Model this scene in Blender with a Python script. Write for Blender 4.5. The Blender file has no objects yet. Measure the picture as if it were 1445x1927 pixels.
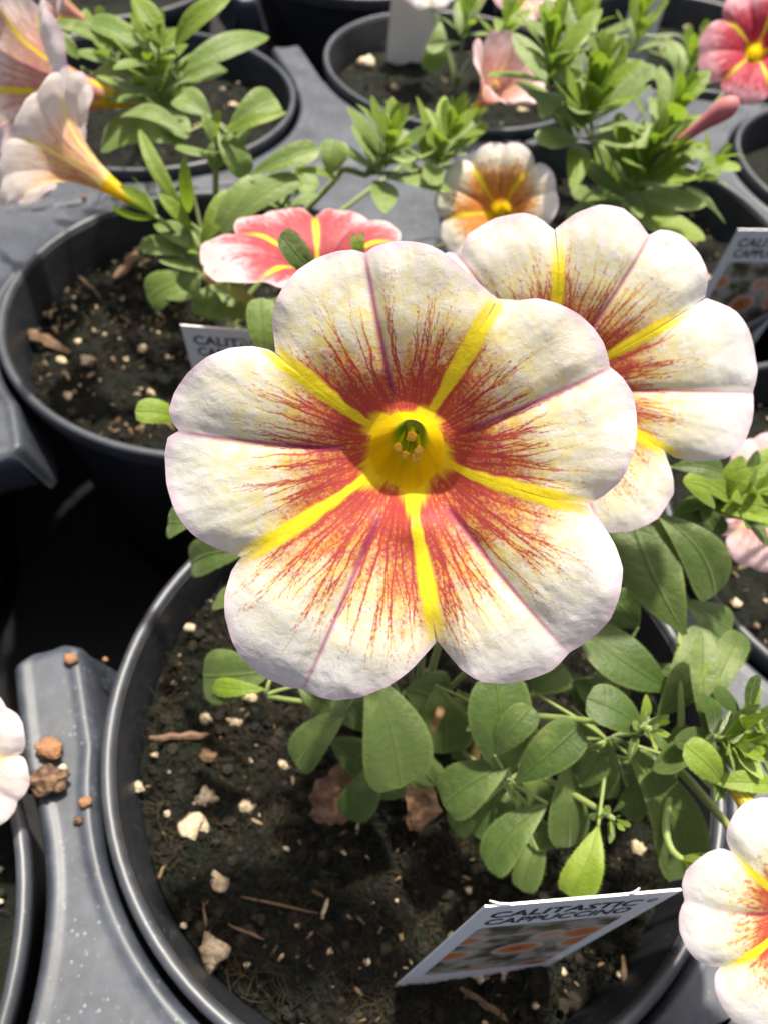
import bpy, math, random
import numpy as np
from mathutils import Vector, Matrix, noise as mnoise

# ---------------------------------------------------------------- camera, sky, sun, exposure
CM = 0.01                                  # the tables below are in centimetres
scene = bpy.context.scene
COL = scene.collection
CAM_H, CAM_PITCH, CAM_ROLL = 13.4554, math.radians(53.6), math.radians(7.394)
cam_data = bpy.data.cameras.new("camera"); cam = bpy.data.objects.new("camera", cam_data); COL.objects.link(cam)
_fw = Vector((0, math.cos(CAM_PITCH), -math.sin(CAM_PITCH))); _up = Vector((0, math.sin(CAM_PITCH), math.cos(CAM_PITCH))); _rt = Vector((1, 0, 0))
_r = _rt * math.cos(CAM_ROLL) + _up * math.sin(CAM_ROLL); _u = _up * math.cos(CAM_ROLL) - _rt * math.sin(CAM_ROLL)
_m = Matrix((_r, _u, -_fw)).transposed().to_4x4(); _m.translation = Vector((0, 0, CAM_H * CM)); cam.matrix_world = _m
cam_data.sensor_width = 36; cam_data.sensor_fit = 'AUTO'; cam_data.lens = 36 * 1340 / 1927
cam_data.clip_start = 0.002; cam_data.clip_end = 200
cam_data.dof.use_dof = True; cam_data.dof.focus_distance = 0.073; cam_data.dof.aperture_fstop = 33
scene.camera = cam

SUN_EL, SUN_AZ = math.radians(70), math.radians(15)        # azimuth from +Y towards +X
world = bpy.data.worlds.new("World"); scene.world = world; world.use_nodes = True
wn = world.node_tree.nodes; bg = wn['Background']
sky = wn.new('ShaderNodeTexSky'); sky.sky_type = 'NISHITA'; sky.sun_disc = False
sky.sun_elevation = SUN_EL; sky.sun_rotation = SUN_AZ; sky.air_density = 0.8; sky.dust_density = 8.0; sky.ozone_density = 0.4
world.node_tree.links.new(sky.outputs[0], bg.inputs[0]); bg.inputs[1].default_value = 0.10
sl = bpy.data.lights.new("sun", 'SUN'); sl.energy = 5.0; sl.angle = math.radians(2.5); sl.color = (1, 0.935, 0.81)
sun = bpy.data.objects.new("sun", sl); COL.objects.link(sun)
_sd = Vector((math.sin(SUN_AZ) * math.cos(SUN_EL), math.cos(SUN_AZ) * math.cos(SUN_EL), math.sin(SUN_EL)))
sun.rotation_euler = _sd.to_track_quat('Z', 'Y').to_euler(); sun.location = _sd * 2
scene.view_settings.view_transform = 'Standard'; scene.view_settings.look = 'None'
scene.view_settings.exposure = 0.88; scene.view_settings.gamma = 1; scene.view_settings.use_curve_mapping = False
scene.cycles.max_bounces = 8; scene.cycles.transmission_bounces = 6

# ---------------------------------------------------------------- measured tables (cm, world space)
A0 = (1.06, 5.36)
U = (11.749, 6.359)
V = (-6.213, 11.658)
MAIN = {'O': (0.126, 4.65, 7.938),
 'lobes': [[(2.3939, 1.7073), (2.2894, 1.9264), (2.2156, 2.0352), (2.1353, 2.111), (2.0421, 2.174), (1.9511, 2.1982), (1.8564, 2.1859), (1.7819, 2.1561), (1.7356, 2.1032), (1.69, 2.1485), (1.6133, 2.1763), (1.5243, 2.1712),
            (1.4331, 2.1384), (1.35, 2.0731), (1.2648, 1.9892), (1.1722, 1.9206), (1.0964, 1.8822), (1.059, 1.8759)],
           [(1.0433, 1.8706), (0.9526, 1.9589), (0.8807, 2.0848), (0.795, 2.1721), (0.7022, 2.2491), (0.6167, 2.2892), (0.539, 2.2977), (0.4714, 2.2773), (0.4351, 2.2608), (0.3749, 2.3315), (0.3002, 2.3834), (0.2138, 2.381),
            (0.1294, 2.3511), (0.0279, 2.2898), (-0.0819, 2.1958), (-0.1641, 2.0745), (-0.2195, 1.9345)],
           [(-0.2282, 1.9251), (-0.28, 2.0729), (-0.366, 2.3153), (-0.4446, 2.4884), (-0.5459, 2.6092), (-0.6416, 2.7169), (-0.7239, 2.7546), (-0.8046, 2.7564), (-0.856, 2.7286), (-0.9453, 2.7568), (-1.0445, 2.7093), (-1.1352, 2.6127),
            (-1.2219, 2.4599), (-1.2969, 2.2769), (-1.3452, 2.0834), (-1.3779, 1.9461)],
           [(-1.3978, 1.9519), (-1.4904, 2.0833), (-1.5976, 2.2678), (-1.7055, 2.4627), (-1.7886, 2.6134), (-1.8681, 2.7279), (-1.9378, 2.7668), (-1.9956, 2.7817), (-2.0591, 2.8601), (-2.1495, 2.8694), (-2.2444, 2.8068), (-2.3413, 2.6812),
            (-2.4391, 2.5341), (-2.5167, 2.3848), (-2.5868, 2.1951), (-2.6139, 2.0617), (-2.6254, 2.0004)],
           [(-2.6332, 2.0126), (-2.7245, 2.1819), (-2.842, 2.3457), (-2.9659, 2.4408), (-3.0753, 2.4939), (3.0904, 2.4982), (3.0162, 2.459), (2.9791, 2.336), (2.9543, 2.4129), (2.8996, 2.4642), (2.8237, 2.4433), (2.7272, 2.3599),
            (2.6182, 2.2323), (2.5334, 2.0924), (2.466, 1.9324), (2.4219, 1.7786), (2.4086, 1.6652)]],
 'mids': [1.7356, 0.4351, -0.856, -1.9956, 2.9791],
 'n': (-0.041, -0.787, 0.616),
 'y': (-0.144, 0.614, 0.776)}
SECOND = {'O': (2.161, 7.28, 6.896),
 'lobes': [[(1.624, 2.0929), (1.5209, 2.2604), (1.393, 2.3903), (1.262, 2.4304), (1.1548, 2.3663), (1.0656, 2.2841), (1.0296, 2.4112), (0.919, 2.518), (0.7797, 2.5155), (0.6512, 2.4163), (0.5642, 2.2926)],
           [(0.5583, 2.3014), (0.4122, 2.5508), (0.2661, 2.7063), (0.1047, 2.7953), (-0.0097, 2.7388), (-0.0354, 2.753), (-0.1516, 2.7781), (-0.278, 2.713), (-0.3789, 2.5051), (-0.4748, 2.1239), (-0.5242, 1.8828), (-0.5111, 1.7191)],
           [(-0.5355, 1.6763), (-0.6381, 1.9251), (-0.7375, 2.142), (-0.9089, 2.2485), (-1.0731, 2.2137), (-1.237, 2.0981), (-1.2768, 1.7369), (-1.4153, 2.0592), (-1.594, 2.1095), (-1.7752, 2.0771), (-1.9433, 1.9836)],
           [(-1.9852, 1.9779), (-2.2118, 2.0742), (-2.459, 2.1698), (-2.6713, 2.2189), (-2.9055, 2.1498), (-3.1052, 2.1302), (3.0431, 2.0695)],
           [(3.0096, 2.078), (2.8716, 2.3236), (2.7102, 2.4675), (2.5557, 2.4821), (2.3891, 2.4055), (2.2869, 2.3589), (2.2419, 2.231), (2.1542, 2.3741), (1.9867, 2.3865), (1.8256, 2.3137), (1.709, 2.1958), (1.6375, 2.0811)]],
 'mids': [1.0656, -0.0172, -1.2768, -2.671, 2.2584],
 'n': (0.036, -0.694, 0.719),
 'y': (-0.125, 0.711, 0.692)}
FLOWERS = [{'O': (-2.082, 13.24, 4.581), 'R': 2.267, 'kind': 'wide', 'label': 'upturned pink flower with crimson throat just behind the big flower', 'n': (-0.018, 0.173, 0.985), 'pal': 'pink', 'plant': 'B', 'y': (-0.167, 0.971, -0.173)},
 {'O': (1.826, 17.573, 3.427), 'R': 1.726, 'kind': 'wide', 'label': 'small white flower with orange throat above the second flower', 'n': (-0.37, -0.696, 0.616), 'pal': 'apricot', 'plant': 'B', 'y': (-0.184, 0.704, 0.685)},
 {'O': (1.782, 22.055, 4.868), 'R': 1.343, 'kind': 'funnel', 'label': 'half open pale pink funnel flower among green shoots', 'n': (0.369, -0.439, 0.819), 'pal': 'blush', 'plant': 'B', 'y': (-0.16, 0.838, 0.522)},
 {'O': (-10.507, 18.344, 4.617), 'R': 2.687, 'kind': 'trumpet', 'label': 'large blush white flower at the left edge with purple veins', 'n': (-0.629, -0.698, 0.342), 'pal': 'blushwhite', 'plant': 'C', 'y': (-0.314, 0.63, 0.71)},
 {'O': (-8.635, 15.497, 4.754), 'R': 1.813, 'kind': 'trumpet', 'label': 'white trumpet flower seen from the side with orange tube', 'n': (-0.896, 0.24, 0.375), 'pal': 'softwhite', 'plant': 'B', 'y': (0.404, 0.79, 0.46)},
 {'O': (10.102, 26.942, 4.744), 'R': 1.759, 'kind': 'wide', 'label': 'crimson pink flower with yellow star in the top right corner', 'n': (-0.155, -0.727, 0.669), 'pal': 'crimson', 'plant': 'E', 'y': (-0.157, 0.687, 0.71)},
 {'O': (6.047, 1.674, 3.508), 'R': 1.578, 'kind': 'wide', 'label': 'white flower with red veins in the bottom right corner', 'n': (-0.196, -0.539, 0.819), 'pal': 'white', 'plant': 'A', 'rot': 2.41, 'y': (-0.114, 0.842, 0.527)},
 {'O': (-6.58, 2.846, 1.266), 'R': 1.48, 'kind': 'wide', 'label': 'white flower with only its rounded lobes showing at the left edge', 'n': (0.112, -0.633, 0.766), 'pal': 'softwhite', 'plant': 'Q', 'rot': 0.06, 'y': (-0.121, 0.756, 0.643)},
 {'O': (7.835, 9.585, 2.508), 'R': 1.461, 'kind': 'wide', 'label': 'pale pink flower under green shoot at the right edge', 'n': (0.166, -0.621, 0.766), 'pal': 'blush', 'plant': 'P', 'y': (-0.118, 0.759, 0.641)},
 {'O': (-12.783, 25.569, 3.731), 'R': 1.459, 'kind': 'trumpet', 'label': 'blush flower with ochre tube cut by the top left edge', 'n': (-0.75, -0.433, 0.5), 'pal': 'blushwhite', 'plant': 'C', 'y': (-0.095, 0.819, 0.567)},
 {'O': (-0.904, 35.943, 2.683), 'R': 1.343, 'kind': 'wide', 'label': 'small white flower cut by the top edge', 'n': (-0.1, -0.565, 0.819), 'pal': 'white', 'plant': 'D', 'y': (-0.124, 0.824, 0.553)},
 {'O': (3.079, 37.279, 2.425), 'R': 1.735, 'kind': 'wide', 'label': 'pale pink flower cut by the top edge', 'n': (0.148, -0.554, 0.819), 'pal': 'blush', 'plant': 'G', 'y': (-0.132, 0.81, 0.572)}]
LEAVES = [('A', (0.053, 4.782, 2.6), (0.868, 3.288, 1.6), 1.178, (0.346, -0.384, 0.856), 0.07, 0, 's'), ('A', (-0.171, 4.4, 1.8), (-0.924, 3.535, 1.2), 0.676, (-0.334, -0.323, 0.885), 0.112, 0, 's'),
 ('A', (0.498, 3.869, 1.2), (0.04, 2.952, 0.6), 0.635, (-0.256, -0.436, 0.863), 0.094, 0, 's'), ('A', (0.663, 4.03, 0.9), (0.827, 3.379, 0.5), 0.586, (0.045, -0.515, 0.856), 0.07600000000000001, 0, 's'),
 ('A', (-1.483, 4.745, 2.2), (-2.718, 4.653, 1.8), 0.903, (-0.259, -0.379, 0.888), 0.11800000000000001, 0, 's'), ('A', (-2.17, 6.405, 3.2), (-3.276, 6.347, 2.6), 0.643, (-0.36, -0.593, 0.72), 0.1, 0, 's'),
 ('A', (-2.051, 5.718, 2.8), (-2.711, 5.793, 2.4), 0.457, (-0.522, -0.054, 0.851), 0.082, 0, 's'), ('A', (2.537, 3.601, 1.8), (2.065, 4.725, 3.2), 1.031, (0.192, -0.733, 0.653), 0.124, 0, 's'),
 ('A', (2.558, 3.435, 2.2), (3.381, 4.158, 3.0), 0.679, (-0.374, -0.463, 0.803), 0.10600000000000001, 0, 's'), ('A', (2.497, 3.719, 2.1), (1.54, 3.132, 1.5), 0.797, (-0.319, -0.371, 0.872), 0.08800000000000001, 0, 's'),
 ('A', (2.667, 3.831, 1.2), (2.345, 2.883, 0.6), 0.894, (-0.085, -0.512, 0.855), 0.07, 0, 's'), ('A', (3.424, 3.953, 2.0), (3.682, 2.794, 1.2), 0.698, (0.139, -0.541, 0.829), 0.112, 0, 's'),
 ('A', (3.204, 3.321, 1.7), (2.347, 2.331, 1.2), 0.655, (-0.388, -0.126, 0.913), 0.094, 0, 's'), ('A', (3.339, 3.187, 1.0), (3.036, 2.188, 0.6), 0.475, (-0.3, -0.275, 0.913), 0.07600000000000001, 0, 's'),
 ('A', (3.832, 2.941, 2.2), (3.467, 1.981, 1.8), 0.545, (-0.252, -0.289, 0.924), 0.11800000000000001, 1, 's'), ('A', (4.086, 4.298, 2.4), (4.112, 3.465, 1.8), 0.446, (-0.115, -0.583, 0.804), 0.1, 0, 's'),
 ('A', (4.192, 4.159, 2.6), (5.392, 2.487, 1.6), 0.881, (0.15, -0.426, 0.892), 0.082, 0, 's'), ('A', (4.381, 4.173, 3.0), (3.416, 4.464, 3.4), 0.668, (0.329, -0.183, 0.926), 0.124, 0, 's'),
 ('A', (5.082, 5.118, 2.6), (3.566, 5.776, 3.0), 0.888, (0.125, -0.288, 0.949), 0.10600000000000001, 0, 's'), ('A', (4.779, 4.607, 2.6), (5.612, 6.017, 3.2), 0.767, (-0.209, -0.276, 0.938), 0.08800000000000001, 0, 's'),
 ('A', (5.069, 5.742, 3.4), (4.067, 7.463, 4.2), 1.083, (-0.204, -0.508, 0.837), 0.07, 0, 's'), ('A', (4.426, 7.373, 4.4), (5.639, 6.454, 3.6), 0.818, (0.136, -0.542, 0.829), 0.112, 0, 's'),
 ('A', (5.649, 7.027, 2.4), (6.591, 6.666, 2.2), 0.683, (0.117, -0.231, 0.966), 0.094, 0, 's'), ('A', (5.254, 4.137, 3.2), (5.172, 5.649, 3.8), 0.455, (-0.076, -0.371, 0.925), 0.07600000000000001, 0, 's'),
 ('A', (5.371, 4.556, 3.0), (6.183, 6.069, 3.2), 0.478, (-0.085, -0.086, 0.993), 0.11800000000000001, 0, 's'), ('A', (1.302, 5.112, 1.6), (1.597, 4.15, 0.9), 1.013, (0.029, -0.582, 0.812), 0.1, 0, 's'),
 ('A', (2.856, 4.979, 2.2), (3.302, 5.346, 2.6), 0.723, (-0.434, -0.368, 0.822), 0.082, 0, 's'), ('A', (0.787, 5.187, 1.0), (1.612, 5.069, 0.8), 1.06, (0.223, -0.086, 0.971), 0.124, 0, 's'),
 ('A', (3.711, 5.044, 1.6), (4.014, 4.182, 1.2), 0.668, (-0.34, -0.492, 0.802), 0.10600000000000001, 0, 's'), ('A', (4.019, 4.489, 1.4), (3.906, 3.687, 1.0), 0.578, (-0.363, -0.374, 0.853), 0.08800000000000001, 0, 's'),
 ('A', (-1.101, 4.784, 1.6), (-0.321, 4.58, 1.4), 0.5, (0.158, -0.314, 0.936), 0.07, 0, 's'), ('A', (-0.436, 4.136, 1.0), (0.27, 3.825, 0.8), 0.586, (0.177, -0.215, 0.96), 0.112, 0, 's'),
 ('A', (2.22, 5.074, 1.0), (2.076, 4.115, 0.6), 0.781, (0.025, -0.388, 0.921), 0.094, 0, 's'), ('A', (3.133, 4.13, 1.0), (3.313, 3.537, 0.6), 0.67, (0.19, -0.508, 0.84), 0.07600000000000001, 0, 's'),
 ('A', (2.197, 3.756, 2.4), (2.647, 4.364, 3.0), 0.52, (-0.179, -0.62, 0.764), 0.11800000000000001, 0, 's'), ('A', (0.28, 4.118, 1.6), (-0.35, 4.707, 1.8), 0.568, (0.123, -0.199, 0.972), 0.1, 0, 's'),
 ('A', (3.644, 3.561, 2.0), (3.888, 3.973, 2.4), 0.455, (-0.389, -0.512, 0.766), 0.082, 0, 's'), ('A', (4.422, 3.658, 2.0), (4.749, 4.084, 2.4), 0.458, (-0.491, -0.365, 0.791), 0.124, 0, 's'),
 ('A', (3.194, 2.758, 1.0), (3.504, 3.08, 1.2), 0.392, (-0.433, -0.137, 0.891), 0.10600000000000001, 0, 's'), ('A', (2.251, 3.357, 0.8), (1.84, 3.008, 0.6), 0.49, (-0.387, -0.071, 0.919), 0.08800000000000001, 0, 's'),
 ('A', (1.059, 4.236, 1.0), (1.525, 3.674, 0.6), 0.589, (0.041, -0.557, 0.83), 0.07, 0, 's'), ('A', (4.922, 4.106, 2.4), (5.229, 4.438, 2.8), 0.379, (-0.446, -0.49, 0.749), 0.112, 0, 's'),
 ('A', (5.588, 5.081, 2.4), (5.217, 5.522, 2.8), 0.479, (-0.039, -0.689, 0.724), 0.094, 0, 's'), ('A', (3.723, 5.459, 1.8), (4.331, 5.127, 1.6), 0.593, (0.152, -0.291, 0.945), 0.07600000000000001, 0, 's'),
 ('A', (4.48, 5.751, 1.6), (3.886, 5.105, 1.5), 0.602, (0.128, -0.266, 0.955), 0.11800000000000001, 0, 's'), ('A', (4.884, 4.027, 1.8), (4.602, 3.334, 1.4), 0.473, (-0.483, -0.282, 0.829), 0.1, 0, 's'),
 ('A', (4.911, 6.581, 2.0), (4.314, 6.942, 2.4), 0.79, (0.223, -0.535, 0.815), 0.082, 0, 's'), ('A', (5.121, 5.869, 2.0), (5.728, 5.532, 1.8), 0.596, (0.043, -0.453, 0.891), 0.124, 0, 's'),
 ('A', (1.753, 5.278, 1.1), (2.141, 4.573, 0.7), 0.875, (0.127, -0.436, 0.891), 0.10600000000000001, 0, 's'), ('A', (-3.646, 8.212, 4.2), (-4.309, 7.956, 4.6), 0.451, (0.576, -0.309, 0.757), 0.12, 1, 's'),
 ('A', (-3.288, 6.927, 3.0), (-3.811, 7.021, 2.8), 0.547, (-0.387, -0.291, 0.875), 0.12, 0, 's'), ('A', (-1.547, 4.399, 2.2), (-2.457, 4.432, 2.0), 0.299, (-0.217, -0.219, 0.951), 0.12, 1, 's'),
 ('A', (4.383, 7.689, 5.2), (5.232, 7.723, 5.2), 0.385, (0.016, -0.415, 0.91), 0.12, 0, 's'), ('P', (5.26, 7.824, 4.2), (5.844, 7.62, 3.6), 0.421, (0.308, -0.768, 0.561), 0.12, 0, 's'),
 ('A', (5.247, 3.441, 3.4), (4.623, 3.762, 3.8), 0.481, (0.242, -0.536, 0.809), 0.12, 1, 's'), ('A', (5.125, 3.44, 3.4), (6.132, 3.508, 3.4), 0.303, (0.011, -0.168, 0.986), 0.12, 1, 'l'),
 ('P', (5.694, 8.069, 4.0), (6.632, 8.924, 4.8), 0.423, (-0.335, -0.421, 0.843), 0.12, 1, 'l'), ('P', (5.694, 8.069, 4.0), (6.633, 8.151, 4.8), 0.452, (-0.58, -0.38, 0.72), 0.12, 1, 'l'),
 ('P', (5.694, 8.069, 4.0), (6.379, 7.447, 4.8), 0.39, (-0.76, -0.001, 0.65), 0.12, 1, 'l'), ('P', (5.694, 8.069, 4.0), (5.869, 8.513, 4.8), 0.419, (-0.421, -0.751, 0.509), 0.12, 1, 'l'),
 ('P', (5.694, 8.069, 4.0), (6.038, 8.282, 4.8), 0.362, (-0.635, -0.634, 0.442), 0.12, 1, 'l'), ('P', (5.694, 8.069, 4.0), (4.802, 7.789, 4.8), 0.627, (0.689, -0.251, 0.68), 0.12, 1, 'l'),
 ('P', (5.694, 8.069, 4.0), (6.491, 7.202, 4.8), 0.353, (-0.687, 0.038, 0.726), 0.12, 1, 'l'), ('P', (5.594, 8.046, 3.9), (7.346, 8.017, 3.6), 0.319, (0.147, -0.418, 0.896), 0.12, 1, 'l'),
 ('B', (-2.608, 10.017, 4.0), (-2.762, 10.766, 5.0), 0.619, (0.187, -0.772, 0.607), 0.12, 0, 's'), ('B', (-4.172, 13.276, 3.2), (-2.836, 12.195, 3.4), 0.282, (-0.311, -0.213, 0.926), 0.12, 1, 'l'),
 ('A', (-1.48, 9.422, 6.6), (-2.025, 9.353, 7.3), 0.419, (0.633, -0.645, 0.429), 0.12, 0, 's'), ('A', (-0.934, 9.528, 6.8), (-1.012, 9.743, 7.2), 0.13, (0.148, -0.859, 0.491), 0.12, 1, 'l'),
 ('A', (-0.821, 9.552, 6.8), (-0.892, 9.827, 7.2), 0.114, (0.107, -0.81, 0.576), 0.12, 1, 'l'), ('B', (-5.677, 15.319, 3.6), (-6.757, 16.285, 5.0), 0.375, (0.36, -0.615, 0.702), 0.12, 1, 'l'),
 ('B', (-5.557, 15.348, 3.6), (-5.422, 15.163, 5.0), 0.32, (0.203, -0.968, -0.147), 0.12, 1, 'l'), ('B', (-5.434, 15.02, 3.4), (-6.052, 14.996, 4.2), 0.373, (0.689, -0.509, 0.516), 0.12, 1, 'l'),
 ('B', (-5.299, 14.785, 3.0), (-6.336, 15.04, 3.4), 0.511, (0.234, -0.422, 0.876), 0.12, 0, 'l'), ('B', (-5.345, 14.856, 2.8), (-6.683, 14.743, 3.0), 0.567, (0.168, -0.394, 0.904), 0.12, 0, 's'),
 ('B', (-5.272, 14.727, 2.6), (-5.597, 14.249, 2.2), 0.627, (-0.006, -0.64, 0.769), 0.12, 0, 's'), ('B', (-5.709, 15.621, 1.6), (-7.054, 15.239, 1.0), 0.989, (-0.22, -0.522, 0.824), 0.12, 0, 's'),
 ('B', (-5.009, 14.977, 2.0), (-5.035, 14.247, 1.4), 0.947, (0.127, -0.632, 0.764), 0.12, 0, 's'), ('B', (-4.866, 15.233, 2.0), (-4.219, 14.159, 1.6), 0.757, (0.074, -0.309, 0.948), 0.12, 0, 's'),
 ('B', (-5.077, 14.529, 3.2), (-4.445, 15.5, 4.2), 0.55, (-0.026, -0.709, 0.705), 0.12, 1, 's'), ('B', (-4.837, 14.582, 3.2), (-3.702, 15.656, 4.6), 0.696, (-0.136, -0.73, 0.67), 0.12, 0, 's'),
 ('B', (-4.674, 14.528, 3.4), (-2.925, 15.475, 4.8), 0.638, (-0.221, -0.658, 0.72), 0.12, 0, 's'), ('B', (-4.723, 14.993, 2.8), (-3.587, 16.003, 3.2), 0.789, (0.079, -0.443, 0.893), 0.12, 0, 's'),
 ('B', (-4.054, 15.569, 4.6), (-2.537, 16.083, 5.2), 0.559, (-0.139, -0.55, 0.824), 0.12, 0, 's'), ('B', (-4.799, 16.812, 5.0), (-3.794, 17.713, 5.4), 0.781, (0.094, -0.49, 0.867), 0.12, 0, 's'),
 ('B', (-4.742, 16.568, 5.0), (-3.459, 17.149, 5.4), 0.323, (-0.022, -0.534, 0.845), 0.12, 1, 'l'), ('B', (-5.403, 17.622, 4.8), (-6.354, 18.092, 5.0), 0.783, (-0.0, -0.392, 0.92), 0.12, 0, 's'),
 ('B', (-5.155, 17.145, 4.8), (-4.298, 16.257, 4.2), 0.639, (0.137, -0.46, 0.877), 0.12, 0, 's'), ('B', (-5.029, 17.068, 4.6), (-5.255, 16.646, 4.0), 0.519, (-0.008, -0.816, 0.577), 0.12, 0, 'l'),
 ('B', (-2.273, 16.012, 4.6), (-2.209, 16.516, 5.2), 0.691, (0.035, -0.767, 0.641), 0.12, 0, 's'), ('B', (-2.044, 16.199, 4.4), (-2.973, 15.745, 4.8), 0.223, (0.498, -0.301, 0.813), 0.12, 1, 'l'),
 ('B', (-3.609, 16.304, 4.0), (-2.571, 16.316, 4.2), 0.642, (-0.163, -0.462, 0.872), 0.12, 0, 's'), ('B', (-4.161, 16.254, 3.4), (-3.404, 16.528, 3.6), 0.715, (-0.05, -0.495, 0.868), 0.12, 0, 's'),
 ('B', (-5.443, 15.037, 1.4), (-6.464, 15.554, 1.2), 0.844, (-0.283, -0.197, 0.939), 0.12, 0, 's'), ('B', (-5.944, 17.091, 4.6), (-7.936, 17.953, 4.4), 0.473, (-0.227, -0.309, 0.924), 0.12, 0, 'l'),
 ('B', (-6.534, 18.458, 3.6), (-9.004, 18.866, 3.2), 1.059, (-0.211, -0.406, 0.889), 0.12, 0, 's'), ('C', (-6.67, 19.332, 5.6), (-5.353, 19.963, 6.6), 0.577, (-0.177, -0.71, 0.682), 0.12, 1, 'l'),
 ('C', (-7.005, 20.211, 4.6), (-4.925, 22.36, 5.0), 0.702, (0.234, -0.392, 0.889), 0.12, 0, 'l'), ('C', (-7.122, 20.671, 4.2), (-5.923, 21.209, 4.4), 0.591, (0.084, -0.506, 0.859), 0.12, 0, 'l'),
 ('C', (-7.591, 20.372, 4.4), (-9.54, 19.961, 4.2), 0.491, (0.018, -0.504, 0.864), 0.12, 0, 'l'), ('C', (-7.653, 20.337, 4.8), (-10.557, 20.94, 5.2), 0.483, (0.033, -0.439, 0.898), 0.12, 0, 'l'),
 ('C', (-7.696, 20.133, 5.0), (-9.487, 20.703, 5.4), 0.672, (0.063, -0.433, 0.899), 0.12, 0, 'l'), ('C', (-10.333, 21.612, 4.0), (-11.327, 21.803, 4.6), 0.514, (0.379, -0.492, 0.784), 0.12, 0, 'l'),
 ('C', (-7.555, 21.036, 4.0), (-6.91, 20.885, 4.0), 0.449, (-0.099, -0.423, 0.901), 0.12, 1, 'l'), ('C', (-7.86, 20.922, 3.8), (-9.047, 21.406, 3.6), 0.457, (-0.283, -0.321, 0.904), 0.12, 0, 'l'),
 ('C', (-6.873, 19.107, 5.6), (-7.734, 19.839, 6.4), 0.576, (0.262, -0.555, 0.79), 0.12, 1, 'l'), ('C', (-7.535, 20.847, 3.8), (-7.059, 20.44, 3.2), 0.847, (0.343, -0.628, 0.698), 0.12, 0, 'l'),
 ('D', (-0.293, 31.787, 2.6), (-0.499, 30.714, 1.2), 0.914, (-0.011, -0.793, 0.609), 0.12, 0, 's')]
SHOOTS = [('A', (5.526, 3.961, 3.6), 1.343, 26, (0.263, -0.473, 0.841)), ('P', (6.112, 7.94, 4.6), 1.502, 18, (0.105, -0.314, 0.943)), ('A', (5.857, 4.248, 3.8), 0.998, 16, (0.105, -0.314, 0.943)),
 ('A', (4.426, 4.141, 3.3), 0.698, 12, (0.331, -0.331, 0.883)), ('A', (4.074, 3.024, 2.3), 0.45, 9, (0.105, -0.527, 0.843)), ('A', (2.082, 4.542, 1.8), 0.541, 5, (0.111, -0.444, 0.889)),
 ('C', (-7.632, 20.153, 5.0), 2.801, 24, (0.0, -0.1, 0.995)), ('C', (-7.076, 19.466, 5.8), 1.454, 12, (0.1, 0.0, 0.995)), ('B', (-1.083, 18.528, 4.6), 2.434, 20, (0.1, 0.0, 0.995)),
 ('B', (0.452, 19.228, 4.6), 2.283, 20, (0.196, 0.0, 0.981)), ('B', (0.138, 19.758, 3.6), 1.76, 10, (0.192, -0.192, 0.962)), ('B', (-5.017, 14.542, 3.2), 1.512, 10, (0.0, -0.196, 0.981)),
 ('B', (-5.065, 16.611, 5.0), 1.243, 9, (0.0, -0.196, 0.981)), ('B', (-3.126, 16.18, 4.2), 1.4, 9, (0.287, 0.0, 0.958)), ('E', (3.79, 19.451, 6.0), 3.011, 28, (0.0, -0.1, 0.995)),
 ('E', (5.679, 19.19, 4.6), 3.04, 26, (0.098, -0.195, 0.976)), ('E', (2.605, 20.322, 6.6), 2.492, 20, (-0.196, 0.0, 0.981)), ('E', (6.334, 20.714, 5.4), 2.522, 18, (0.287, 0.0, 0.958)),
 ('E', (5.479, 20.934, 3.0), 2.333, 12, (0.0, -0.287, 0.958)), ('E', (8.265, 21.396, 3.6), 2.001, 10, (0.527, -0.105, 0.843)), ('G', (4.581, 28.748, 4.5), 2.717, 16, (0.0, 0.0, 1.0)),
 ('G', (9.008, 29.758, 3.5), 2.682, 14, (0.0, -0.1, 0.995)), ('G', (6.244, 27.341, 5.0), 2.234, 14, (0.0, 0.0, 1.0)), ('D', (0.626, 29.421, 4.0), 2.245, 12, (0.0, -0.1, 0.995)), ('D', (2.226, 30.43, 3.6), 2.327, 12, (0.196, 0.0, 0.981)),
 ('C', (-9.712, 22.024, 4.6), 1.809, 10, (-0.287, 0.0, 0.958))]
VIA_B = (-1.599, 18.238, 3.5)
VIA_A = (5.12, 4.024, 2.2)
BUDS = [('E', (5.974, 18.866, 4.8), (7.14, 18.841, 6.2), 0.27, 'crimson', 'slim rolled pink bud at the right'), ('A', (5.35, 3.677, 3.2), (5.918, 2.765, 3.2), 0.17, 'yellow', 'yellow striped flower tube above the corner flower'),
 ('A', (5.034, 2.566, 2.4), (5.811, 2.245, 2.9), 0.17, 'yellow', 'yellow striped flower tube'), ('B', (-4.121, 13.687, 3.2), (-4.535, 12.991, 3.6), 0.2, 'withered', 'withered yellowish flower bud')]
TAGS = [('A', (1.799, 1.399, 3.929), (4.386, 1.93, 3.584), (1.256, 0.771, -1.2)), ('B', (-5.116, 12.485, 2.6), (-2.419, 12.62, 2.654), (-5.208, 13.037, -2.0)), ('E', (8.817, 19.201, 2.8), (11.494, 19.523, 2.934), (8.725, 19.753, -1.8)),
 ('D', (-2.646, 37.278, 2.0), (-0.391, 37.729, 2.0), (-2.718, 37.71, -1.6)), ('G', (8.597, 40.951, 1.8), (10.189, 40.791, 1.8), (8.529, 41.359, -1.6))]
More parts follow.
